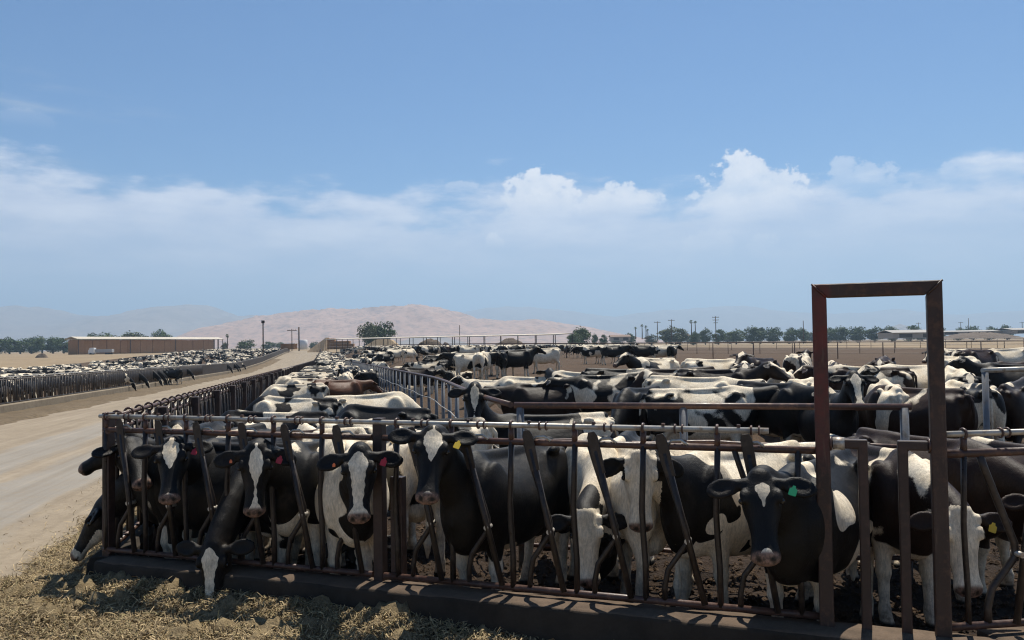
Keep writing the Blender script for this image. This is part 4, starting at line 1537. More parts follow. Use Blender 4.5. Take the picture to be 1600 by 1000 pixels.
RIGHT_PEN = 'cows in the pen behind the inner pipe fence'
hero('cow with white blaze looking straight at us inside the gate frame', (1334, 583), 11.0, -88, -98, -50, 'wide', .10, seed=.815, grp=RIGHT_PEN, neckbias=-.5, h=.018)
hero('black cow with white blaze facing us over the corner of the inner fence', (741, 604), 9.9, -168, -92, -62, 'narrow', .10, seed=.052, grp=RIGHT_PEN, neckbias=-.5, h=.018, lat=.25, reach=1.0, patches=[(-.6, None, 1.2, .25, 1.0)])
herd(RIGHT_PEN, [
    (850, 600, 176, 'level', .12, .25, .86, 'dark brown backed cow behind the blazed black cow'),
    (830, 590, 150, 'down', .75, 0, .33, 'white backed cow left in the second rank'),
    (905, 583, 172, 'right', .62, 0, .48, 'white rumped cow with dark shoulders in the second rank'),
    (952, 587, 184, 'level', .45, 0, .912, 'black cow with large white rump patch by the long rail'),
    (1000, 607, 205, 'down', .02, 0, .2, 'black cow standing at the long rail left of the patched cow'),
    (1095, 608, 12, 'level', .56, 0, .644, 'black and white patched cow broadside at the long rail'),
    (1080, 590, 8, 'level', .85, 0, .39, 'cream backed cow behind the patched cow'),
    (1022, 560, 186, 'up', .66, 0, .54, 'black and white cow with raised head at the left end of the third rank'),
    (1120, 578, 318, 'up', .10, .1, .07, 'black cow with its head to the right in the third rank'),
    (1060, 577, 215, 'down', .25, .4, .58, 'brown backed cow in the third rank'),
    (1215, 574, 62, 'down', .93, 0, .36, 'white cow turned away in the third rank left of the gate frame'),
    (1206, 600, 272, 'level', .10, 0, .69, 'black faced cow with a white mark between two pale rumps'),
    (1256, 594, 88, 'down', .95, 0, .15, 'pale buff rump just left of the gate frame'),
    (1388, 600, 75, 'down', .95, 0, .22, 'white cow standing beside the staring cow'),
    (1432, 607, 80, 'down', .04, .5, .46, 'dark brown rump left of the right gate post'),
    (1382, 558, 262, 'level', .10, .5, .29, 'brown cow with black head facing us at the back'),
    (1350, 574, 190, 'level', .35, .4, .74, 'brown backed cow standing behind the staring cow'),
    (1245, 554, 25, 'up', .5, .3, .61, 'brown and white cow at the back left of the gate frame'),
    (1512, 599, 82, 'down', .62, 0, .953, 'white rump with black thigh patches right of the gate frame'),
    (1585, 596, 78, 'down', .06, .3, .17, 'black rump at the right edge of the picture'),
    (1490, 577, 230, 'level', .85, 0, .44, 'white backed cow second rank right of the gate frame'),
    (1535, 568, 4, 'level', .08, .45, .83, 'brown backed cow second rank at the right'),
    (1585, 570, 205, 'up', .2, 0, .99, 'black cow second rank at the right edge'),
    (1495, 558, 30, 'down', .92, 0, .52, 'white backed cow third rank right of the gate frame'),
    (1488, 546, 178, 'level', .7, .2, .13, 'brown and white cow in the back rank beside the right gate post'),
    (1528, 547, 235, 'level', .08, .5, .57, 'brown cow in the back rank at the right'),
    (1575, 545, 200, 'level', .85, 0, .88, 'white cow in the back rank near the right edge'),
    (1420, 572, 170, 'level', .7, 0, .245, 'pale cow half hidden behind the right gate post'),
    (1160, 566, 262, 'level', .5, .2, .405, 'brown and white cow in the middle of the third rank'),
    (1110, 562, 50, 'down', .8, 0, .93, 'white backed cow at the back of the third rank'),
    (1185, 560, 205, 'up', .2, .3, .71, 'dark brown backed cow at the back behind the white cow'),
    (1300, 566, 60, 'down', .4, .4, .05, 'brown backed cow behind the left gate post'),
    (968, 578, 40, 'down', .3, 0, .31, 'black backed cow behind the white rump patch'),
    (760, 594, 185, 'lying', .8, 0, .26, 'pale cow resting behind the blazed black cow'),
], jit=34)

GROUP_L = 'cows standing together in the dirt pen left of centre'
herd(GROUP_L, [
    (600, 556, 200, 'level', .35, 0, .64, 'black and white cow leftmost in the standing group'),
    (622, 554, 160, 'level', .15, 0, .12, 'black cow at the left of the standing group'),
    (650, 553, 178, 'level', .08, .2, .72, 'black cow with head down left in the standing group'),
    (688, 552, 2, 'right', .04, 0, .34, 'black cow with a white face turned to us in the standing group'),
    (728, 551, 172, 'level', .45, 0, .95, 'black cow with white shoulder stripe in the standing group'),
    (752, 549, 80, 'level', .60, 0, .23, 'white legged cow seen from behind in the standing group'),
    (772, 549, 95, 'level', .30, 0, .47, 'black and white rump right of centre in the standing group'),
    (790, 546, 70, 'level', .05, 0, .59, 'black rump at the right of the standing group'),
    (806, 545, 15, 'up', .02, 0, .91, 'black cow with raised head at the right end of the standing group'),
    (705, 548, 190, 'level', .55, 0, .67, 'white backed cow behind the standing group'),
    (740, 546, 10, 'level', .65, 0, .03, 'patched cow at the back of the standing group'),
    (672, 549, 170, 'level', .6, 0, .52, 'white backed cow at the back left of the standing group'),
    (640, 550, 5, 'level', .7, 0, .84, 'pale cow at the back of the standing group, far left'),
], fix=40)
herd('cows lying in the dirt pen', [
    (680, 582, 160, 'lying', .62, 0, .37, 'striped black and white cow lying in front of the standing group', .85),
    (715, 580, 195, 'lying', .4, 0, .19, 'black and white cow lying below the patched cows', .8),
    (643, 599, 140, 'lying', .85, 0, .28, 'white cow lying behind the grey post fence', .85),
    (645, 573, 20, 'lying', .1, 0, .11, 'black cow with white stripe lying left of the striped cow', .85),
])
herd('cows standing apart in the pen', [
    (851, 543, 184, 'level', .78, 0, .468, 'white cow with dark head standing alone side on in the dirt pen'),
], fix=44)
herd('cows bunched at the far pen fence', [
    (925, 537, 178, 'level', .5, 0, .21, 'black and white cow facing left at the left end of the far bunch'),
    (943, 536, 182, 'level', .1, 0, .33, 'black cow second in the far bunch'),
    (958, 536, 5, 'level', .15, 0, .62, 'black cow third in the far bunch'),
    (972, 535, 100, 'level', .12, 0, .77, 'black rump fourth in the far bunch'),
    (985, 533, 60, 'up', .03, 0, .41, 'black cow with head above the far bunch'),
    (1004, 535, 170, 'level', .1, 0, .56, 'black cow right of the raised head in the far bunch'),
    (1017, 535, 80, 'level', .25, 0, .87, 'dark rump near the right of the far bunch'),
    (1036, 533, 10, 'level', .7, 0, .74, 'white speckled cow at the right end of the far bunch'),
    (1050, 532, 70, 'up', .3, 0, .08, 'black and white cow outermost right in the far bunch'),
], fix=59)


def fill_herd():
    rg = np.random.default_rng(5)
    n = 0
    def one(t, q, yaw, var, label, group, w=None, lod=2, own=False):
        x, y = xy(t, q)
        me, _ = body(var, lod)
        w = float(np.clip(rg.normal(.42, .2), .05, .9)) if w is None else w
        br = float(.5 * (rg.random() < .08))
        if not own:
            label = ('brownish ' if br and w < .6 else 'mostly white ' if w > .66 else 'mostly black ' if w < .34 else 'black and white ') + label
        add_cow(me, (x, y, float(gh(x, y))), yaw, label, group, float(rg.random()), w, br, float(rg.uniform(.94, 1.04)))
    ang = math.atan2(DL[1], DL[0])
    ORD = ('first', 'second', 'third', 'fourth', 'fifth', 'sixth', 'seventh', 'eighth', 'ninth', 'tenth')
    # feeding along the lane fence, beyond the ones in front
    for i in range(38):
        t = 22 + 1.05 * i + rg.uniform(-.2, .2)
        one(t, 1.15 + rg.uniform(-.15, .25), ang + R(90) + rg.normal() * .12, 'down', ('cow feeding at the lane fence, ' + ORD[i] + ' beyond the first six') if i < 10 else 'cow feeding side by side far along the lane fence', 'far cows feeding at the lane fence', lod=1 if t < 42 else 2)
    for i in range(26):
        t = 30 + 3.2 * i + rg.uniform(-1, 1)
        one(t, rg.uniform(2.6, 4.0), ang + rg.uniform(-.6, .6), 'level', 'cow standing loose in the far part of the alley', 'far cows in the alley', lod=1 if t < 42 else 2)
    # crowd beyond the alley fence
    for i in range(46):
        t = rg.uniform(58, 120); q = rg.uniform(4.6, 22)
        one(t, q, rg.uniform(0, 6.28), rg.choice(['level', 'down', 'right']), 'cow in the distant crowd between the lane and the dirt pen', 'distant crowd right of the lane')
    # left pen: feeding at the fence, then ranks behind
    for i in range(46):
        t = 16 + 1.6 * i + rg.uniform(-.4, .4)
        if 47 < t < 66: continue
        one(t, -12.55 + rg.uniform(-.4, .1), ang - R(90) + rg.normal() * .15, rg.choice(['level', 'down', 'level']), 'cow behind the grey fence on the left of the lane', 'cows behind the left fence', lod=1 if t < 40 else 2)
    for i in range(66):
        t = rg.uniform(12, 100); q = -13.9 - rg.uniform(0, 1) * 13
        one(t, q, rg.uniform(0, 6.28), rg.choice(['level', 'down', 'left']), 'cow in the crowd behind the grey fence on the left', 'crowd in the left pen')
    # heads put out into the lane on the left
    out = [(48.6, 'cow with its head hanging out over the left curb, nearest us', .45), (52.6, 'black cow stretching out of the left fence, left of the cluster', .02), (57.5, 'black cow reaching far down to the feed in the left cluster', .05), (58.8, 'black cow half hidden in the left cluster', .03), (60.2, 'black and white cow feeding in the middle of the left cluster', .25), (61.6, 'black cow with lowered head in the left cluster', .05), (63.5, 'cow feeding at the right of the left cluster', .3), (72.5, 'dark cow feeding just right of the left cluster', .1),
           (103.0, 'dark cow feeding alone farther along the left fence', .1), (111.0, 'cow feeding in the far cluster at the left fence', .4), (114.0, 'black cow feeding in the far cluster at the left fence', .1), (122.0, 'black and white cow ending the far cluster at the left fence', .4)]
    for t, lab, w in out:
        one(t, -10.6 - .68, ang - R(90) + rg.normal() * .2, 'down', lab, 'cows feeding out over the left curb', w, lod=1, own=True)
    x, y = xy(60.6, -9.75)
    add_cow(body('down', 1)[0], (x, y, float(gh(x, y))), ang + R(50), 'black cow with white marks standing at the left curb in the cluster', 'cows feeding out over the left curb', .27, .22)
    # the mass beyond counting
    me, _ = cow_mesh('far', h=.085, smooth=0, **{k: v for k, v in VAR['level'].items()})
    P = np.zeros(len(me.vertices) * 3, np.float32); me.vertices.foreach_get('co', P); P = P.reshape(-1, 3)
    L = np.zeros(len(me.polygons) * 4, np.int32); me.polygons.foreach_get('vertices', L); L = L.reshape(-1, 4)
    CA = np.zeros(len(P) * 4, np.float32); me.color_attributes['coat'].data.foreach_get('color', CA); CA = CA.reshape(-1, 4)
    bpy.data.meshes.remove(me)
    Vs, Qs, Cs = [], [], []
    spots = []
    for i in range(380): spots.append((rg.uniform(60, 300), -12.6 - rg.uniform(0, 1) * 26))
    for i in range(150): spots.append((rg.uniform(16, 75), -17 - rg.uniform(0, 1) * 27))
    for i in range(150): spots.append((rg.uniform(72, 135), rg.uniform(1.5, 34)))
    for i in range(150): spots.append((rg.uniform(140, 225), rg.uniform(.9, 60)))
    for i in range(70): spots.append((115 + i * 1.3, 1.1 + rg.uniform(-.2, .2)))
    for i, (t, q) in enumerate(spots):
        a = rg.uniform(0, 6.28); x, y = xy(t, q)
        c, s = math.cos(a), math.sin(a)
        W = np.stack([P[:, 0] * c - P[:, 1] * s + x, P[:, 0] * s + P[:, 1] * c + y, P[:, 2] + float(gh(x, y))], 1)
        # patches of white per animal
        ca = CA.copy()
        ph = rg.uniform(0, 6.28, 3)
        pt = np.sin(P[:, 0] * 4.2 + ph[0]) + np.sin(P[:, 1] * 5 + P[:, 2] * 4 + ph[1]) + rg.normal() * .8
        ca[:, 0] = np.where(ca[:, 0] > .9, ca[:, 0], np.where(pt > .55, 1, 0))
        Vs.append(W); Qs.append(L + i * len(P)); Cs.append(ca)
    me = np_mesh('distant_cattle', np.concatenate(Vs), np.concatenate(Qs))
    cl = me.color_attributes.new('coat', 'FLOAT_COLOR', 'POINT')
    cl.data.foreach_set('color', np.concatenate(Cs).astype(np.float32).ravel())
    o = mesh_obj('distant_cattle', me, COAT, label='mass of far cattle in the pens towards the horizon', cat='cattle', kind='stuff')
    o.color = (.3, .5, 0, 1)


fill_herd()
# ------------------------------------------------------------------ feed on the lane
def feed():
    m, k = mat_new('chopped_feed')
    tc = k.n('ShaderNodeNewGeometry').outputs['Position']
    at = k.n('ShaderNodeAttribute', attribute_name='tone')
    b = k.noise(tc, 9.0, 6.0, .7); c = k.noise(tc, 70.0, 4.0, .7)
    col = k.mix(k.mr(b, .38, .62), (.125, .09, .048), (.28, .21, .115))
    col = k.mix(k.mr(c, .45, .7, 0, .8), col, (.27, .21, .12))
    bp = k.n('ShaderNodeBump', i_Strength=1.0, i_Distance=.03, i_Height=k.m('ADD', b, k.m('MULTIPLY', c, .6)))
    bs = k.n('ShaderNodeBsdfPrincipled', i_Roughness=.9); k.set(bs.inputs['Base Color'], col); k.set(bs.inputs['Normal'], bp)
    k.set(bs.inputs['Specular IOR Level'], .2)
    k.n('ShaderNodeOutputMaterial', i_Surface=bs)
    m2, k = mat_new('straw')
    at = k.n('ShaderNodeAttribute', attribute_name='tone')
    bs = k.n('ShaderNodeBsdfPrincipled', i_Roughness=.75); k.set(bs.inputs['Base Color'], at.outputs['Color'])
    k.set(bs.inputs['Specular IOR Level'], .3)
    k.n('ShaderNodeOutputMaterial', i_Surface=bs)
    rg = np.random.default_rng(9)

    def amount(x, y):
        """depth of feed at a point in front of the curb"""
        dx, dy = x - CORNER[0], y - CORNER[1]
        s = dx * FD[0] + dy * FD[1]; d = dx * FN[0] + dy * FN[1]       # along the front fence, out from it
        t, q = tq(x, y)
        n = vnoise(x * 1.3, y * 1.3, 12, 4)
        front = sstep(-.1, .25, d) * (1 + .5 * (1 - sstep(.2, .7, d))) * (1 - sstep(.9, 2.1 + .8 * (n - .5), d)) * sstep(-1.6, -.4, s)
        side = sstep(.15, .4, -q) * (1 - sstep(.5, 1.3 + .7 * (n - .5), -q)) * sstep(-1.2, .2, t) * (1 - .35 * sstep(3, 20, t))
        a = np.maximum(front * (1 - .55 * sstep(2.3, 4.5, s)), side)
        return a * (.35 + .9 * n)
    # the heap itself
    s = np.concatenate([np.linspace(-2.6, 7.2, 240)]); d = np.linspace(.10, 3.0, 80)
    S, D = np.meshgrid(s, d, indexing='ij')
    X = CORNER[0] + S * FD[0] + D * FN[0]; Y = CORNER[1] + S * FD[1] + D * FN[1]
    A = amount(X, Y)
    Z = gh(X, Y) - .035 + .15 * A + .20 * A * (vnoise(X * 5, Y * 5, 4, 5, .7) - .5) * 2
    me = grid_mesh('feed_heap', X, Y, Z)
    mesh_obj('feed_heap', me, m, label='heap of chopped straw feed along the front curb', cat='feed', kind='stuff')
    t = np.concatenate([np.linspace(.1, 30, 160), np.linspace(30.5, 120, 100)]); q = np.linspace(-2.0, -.18, 36)
    T, Q_ = np.meshgrid(t, q, indexing='ij'); X, Y = xy(T, Q_)
    A = amount(X, Y)
    Z = gh(X, Y) - .03 + .13 * A + .06 * A * (vnoise(X * 6, Y * 6, 4, 4, .65) - .5) * 2
    mesh_obj('feed_heap', grid_mesh('feed_heap', X, Y, Z), m, label='line of feed along the right side of the lane', cat='feed', kind='stuff')
    # feed by the left curb
    t = np.linspace(6, 190, 300); q = np.linspace(-10.36, -8.2, 26)
    T, Q_ = np.meshgrid(t, q, indexing='ij'); X, Y = xy(T, Q_)
    n = vnoise(X * .9, Y * .9, 15, 4)
    A = sstep(-8.3, -9.3 + .8 * (n.mean()), Q_ - .9 * (n - .5)) * (.3 + .8 * n)
    Z = gh(X, Y) - .02 + .16 * A + .05 * A * (vnoise(X * 4, Y * 4, 6, 4) - .5)
    m3 = soil_mat('old_feed', (.155, .115, .072), (.205, .155, .098), (.09, .066, .042), scale=1.6, bump=1.0, dist=.10)
    mesh_obj('feed_heap', grid_mesh('feed_heap', X, Y, Z), m3, label='line of brown feed along the left curb of the lane', cat='feed', kind='stuff')
    # loose straws
    def straws(n, gen, name, label, Lr=(.015, .075)):
        x, y = gen(n)
        a = amount(x, y)
        keep = rg.random(n) < np.clip(a * 2.2 + .03, 0, 1)
        x, y, a = x[keep], y[keep], a[keep]; n = len(x)
        z = gh(x, y) - .03 + .15 * a + rg.uniform(0.01, .05, n)
        L = rg.uniform(*Lr, n); th = rg.uniform(0, 6.28, n); el = rg.normal(0, .35, n); wd = rg.uniform(.0014, .0036, n)
        dv = np.stack([np.cos(th) * np.cos(el), np.sin(th) * np.cos(el), np.sin(el)], 1)
        sv = np.stack([-np.sin(th), np.cos(th), rg.normal(0, .5, n)], 1)
        P = np.stack([x, y, np.maximum(z, gh(x, y) + .006)], 1)
        bend = np.stack([np.zeros(n), np.zeros(n), rg.normal(0, .18, n)], 1) * L[:, None]
        a0 = P - dv * L[:, None] / 2; b0 = P + bend; c0 = P + dv * L[:, None] / 2
        w = sv * wd[:, None]
        V = np.stack([a0 - w, a0 + w, b0 - w, b0 + w, c0 - w * .6, c0 + w * .6], 1).reshape(-1, 3)
        i = np.arange(n)[:, None] * 6
        Q = np.concatenate([i + np.array([[0, 1, 3, 2]]), i + np.array([[2, 3, 5, 4]])])
        me = np_mesh(name, V, Q, False)
        tone = rg.random(n)[:, None]
        c1 = np.array([.105, .075, .04]); c2 = np.array([.50, .375, .20]); c3 = np.array([.20, .165, .075])
        C = c1 + (c2 - c1) * tone ** 1.3
        gm = (rg.random(n) < .12)[:, None]
        C = np.where(gm, c3 * (.6 + .8 * tone), C)
        C4 = np.concatenate([np.repeat(C, 6, 0), np.ones((n * 6, 1))], 1).astype(np.float32)
        ca = me.color_attributes.new('tone', 'FLOAT_COLOR', 'POINT'); ca.data.foreach_set('color', C4.ravel())
        mesh_obj(name, me, m2, label=label, cat='straw', kind='stuff')
    def g1(n):
        s = rg.uniform(-2.6, 5.5, n); d = rg.uniform(.2, 2.9, n)
        return CORNER[0] + s * FD[0] + d * FN[0], CORNER[1] + s * FD[1] + d * FN[1]
    straws(150000, g1, 'straw', 'loose chopped straw scattered over the feed in front of the curb')
    straws(12000, g1, 'straw', 'longer stalks of straw lying on the feed in front of the curb', (.07, .17))
    def g2(n):
        t = rg.uniform(0, 1, n) ** 1.6 * 22; q = rg.uniform(-2.0, -.2, n)
        return xy(t, q)
    straws(30000, g2, 'straw', 'loose straw scattered along the right side of the lane', (.05, .14))


feed()


def clods():
    """crumbs of dried manure lying on the trodden ground near the fences"""
    rg = np.random.default_rng(21)
    n = 26000
    x = rg.uniform(-3.2, 5.5, n); y = 5.0 + rg.uniform(0, 1, n) ** 1.5 * 9
    d = (x - CORNER[0]) * FN[0] + (y - CORNER[1]) * FN[1]
    t, q = tq(x, y)
    k = (d < -.15) & (q > .15)
    x, y = x[k], y[k]; n = len(x)
    base = np.array([(1, 0, 0), (0, 1, 0), (-1, 0, 0), (0, -1, 0), (0, 0, .7), (0, 0, -.5)], float)
    F = np.array([(0, 1, 4), (1, 2, 4), (2, 3, 4), (3, 0, 4), (1, 0, 5), (2, 1, 5), (3, 2, 5), (0, 3, 5)])
    s = .008 + .035 * rg.random(n) ** 3
    V = base[None] * s[:, None, None] * rg.uniform(.6, 1.4, (n, 6, 1))
    a = rg.uniform(0, 6.28, n); c, sn = np.cos(a)[:, None], np.sin(a)[:, None]
    X = V[:, :, 0] * c - V[:, :, 1] * sn + x[:, None]; Y = V[:, :, 0] * sn + V[:, :, 1] * c + y[:, None]
    gz = gh(x, y) + .012 + (.16 * (vnoise(x * 3.2, y * 3.2, 5, 5, .6) - .5) + .10 * (vnoise(x * 11, y * 11, 8, 3) - .5))
    Z = V[:, :, 2] + (gz + s * .3)[:, None]
    V = np.stack([X, Y, Z], -1).reshape(-1, 3)
    T = (np.arange(n)[:, None, None] * 6 + F[None]).reshape(-1, 3)
    me = np_mesh('manure_clods', V, T, False)
    mesh_obj('manure_clods', me, PEN_M, label='clods of dried manure scattered on the pen floor near the fence', cat='clods', kind='stuff')


clods()
# ------------------------------------------------------------------ far things
def leaf_mat(name, c1, c2):
    m, k = mat_new(name)
    tc = k.n('ShaderNodeNewGeometry').outputs['Position']
    oi = k.n('ShaderNodeObjectInfo').outputs['Random']
    n = k.noise(tc, .9, 4.0, .6)
    col = k.mix(k.mr(k.m('ADD', n, k.m('MULTIPLY', k.m('SUBTRACT', oi, .5), .3)), .3, .7), c1, c2)
    bs = k.n('ShaderNodeBsdfPrincipled', i_Roughness=.7); k.set(bs.inputs['Base Color'], col)
    k.set(bs.inputs['Specular IOR Level'], .25)
    k.n('ShaderNodeOutputMaterial', i_Surface=bs)
    return m


LEAF_M = leaf_mat('leaves', (.042, .075, .022), (.09, .135, .040))
LEAF2_M = leaf_mat('olive_leaves', (.055, .070, .030), (.105, .125, .055))
BARK_M = soil_mat('bark', (.10, .075, .055), (.13, .10, .075), (.07, .05, .04), scale=1.0)
WOOD_M = soil_mat('grey_pole_wood', (.11, .085, .065), (.14, .11, .085), (.08, .06, .05), scale=1.0)


def crown_mesh(seed, w, h, n=2600, leaf=.42):
    """leaf clumps spread through an uneven crown; ground at 0, crown between .18h and h"""
    rg = np.random.default_rng(seed)
    K = 26
    cl = []
    for i in range(K):
        a = rg.uniform(0, 6.28); r = math.sqrt(rg.uniform(0, 1)) * .36 * w
        z = h * rg.uniform(.16, .86); sh = math.sin(math.pi * np.clip((z / h - .10) / .95, 0, 1)) ** .6
        cl.append((math.cos(a) * r * sh, math.sin(a) * r * sh, z, rg.uniform(.12, .23) * w))
    cl = np.array(cl)
    id_ = rg.integers(0, K, n)
    u = rg.normal(size=(n, 3)); u /= np.linalg.norm(u, axis=1)[:, None]
    rad = cl[id_, 3] * rg.uniform(.55, 1.08, n)
    P = cl[id_, :3] + u * rad[:, None] * np.array([1, 1, .8])
    P[:, 2] = np.clip(P[:, 2], h * .02, None)
    nrm = u + rg.normal(0, .7, (n, 3)); nrm /= np.linalg.norm(nrm, axis=1)[:, None]
    a = np.cross(nrm, rg.normal(size=(n, 3))); a /= np.linalg.norm(a, axis=1)[:, None]
    b = np.cross(nrm, a)
    s = leaf * rg.uniform(.5, 1.3, n)[:, None]
    V = np.stack([P - a * s, P + b * s * .5, P + a * s, P - b * s * .5], 1).reshape(-1, 3)
    Q = np.arange(n * 4).reshape(-1, 4)
    return np_mesh('crown', V, Q, False)


CROWNS = {}


def tree(px, py_top, wpx, Y, label, group, kind=0, seed=None, base=None):
    p = at_y(px, py_top, Y)
    g = float(gh(p.x, p.y)) if base is None else base
    h = max(p.z - g, 2.0); w = wpx * Y / F_PX
    key = (seed or 0) % 6, kind
    if key not in CROWNS:
        me = crown_mesh(100 + key[0], 10.0, 10.0)
        me.materials.append(LEAF2_M if kind else LEAF_M)
        tb = MB()
        rg = random.Random(key[0])
        tb.tube([(0, 0, -.3), (.1, .05, 1.4), (.0, .1, 3.0), (.1, 0, 4.8)], .3, 7, rs=[.42, .32, .25, .16])
        for i in range(5):
            a = i * 1.256 + rg.uniform(-.3, .3)
            tb.tube([(.03, .05, 1.9 + .3 * i), (math.cos(a) * 1.2, math.sin(a) * 1.2, 3.6 + .4 * i), (math.cos(a) * 2.4, math.sin(a) * 2.4, 5.0 + .4 * i)], .1, 5, rs=[.15, .10, .04])
        CROWNS[key] = (me, tb.mesh('trunk', BARK_M))
    t = empty('tree', (p.x, p.y, g), (seed or 0) * 1.7, label=label, cat='tree', group=group)
    sx = w / 7.4; sz = h / 9.7
    put('crown', CROWNS[key][0], t, scale=(sx, sx, sz))
    put('trunk', CROWNS[key][1], t, scale=(sx, sx, sz))
    return t


def palm(px, py_top, py_base, Y, label, spread=8, group='palms on the skyline'):
    p = at_y(px, py_top, Y); b = at_y(px, py_base, Y)
    H = p.z - b.z; r = spread * Y / F_PX / 2
    t = empty('palm_tree', (p.x, p.y, b.z), 0, label=label, cat='palm tree', group=group)
    put('trunk', MB().tube([(0, 0, 0), (.1, 0, H * .5), (0, 0, H * .93)], .25, 6, rs=[.35, .25, .22]).mesh('trunk', BARK_M), t)
    cr = MB(); rg = random.Random(int(px))
    for i in range(34):
        a = rg.uniform(0, 6.28); e = rg.uniform(-.7, 1.2)
        d = np.array([math.cos(a) * math.cos(e), math.sin(a) * math.cos(e), math.sin(e)])
        s = np.array([-math.sin(a), math.cos(a), 0]) * r * .16
        c = np.array([0, 0, H * .93]); m1 = c + d * r * .6 + [0, 0, r * .1]; m2 = c + d * r * 1.05 - [0, 0, r * .25]
        i0 = len(cr.v)
        cr.v += [tuple(c), tuple(m1 - s), tuple(m1 + s), tuple(m2)]
        cr.f += [(i0, i0 + 1, i0 + 3, i0 + 2)]; cr.sm.append(False)
    put('fronds', cr.mesh('fronds', LEAF_M), t)


def pole(px, py_top, py_base, Y, label, arms=1, r=.16, mat=None, cat='utility pole', name='utility_pole', group='poles on the skyline'):
    p = at_y(px, py_top, Y); b = at_y(px, py_base, Y)
    H = p.z - b.z
    t = empty(name, (p.x, p.y, b.z), 0, label=label, cat=cat, group=group)
    put('mast', MB().tube([(0, 0, -.5), (0, 0, H)], r, 8).mesh('mast', mat or WOOD_M), t)
    for i in range(arms):
        z = H - .5 - 1.2 * i
        put('cross_arm', MB().box((-1.5 + .25 * i, -.09, z - .09), (1.5 - .25 * i, .09, z + .09)).mesh('cross_arm', mat or WOOD_M), t)
        for s in (-1.2, -.6, .6, 1.2):
            if abs(s) < 1.5 - .25 * i:
                put('insulator', MB().tube([(s, 0, z + .09), (s, 0, z + .32)], .07, 6).mesh('insulator', DARK_M), t)
    return t, H


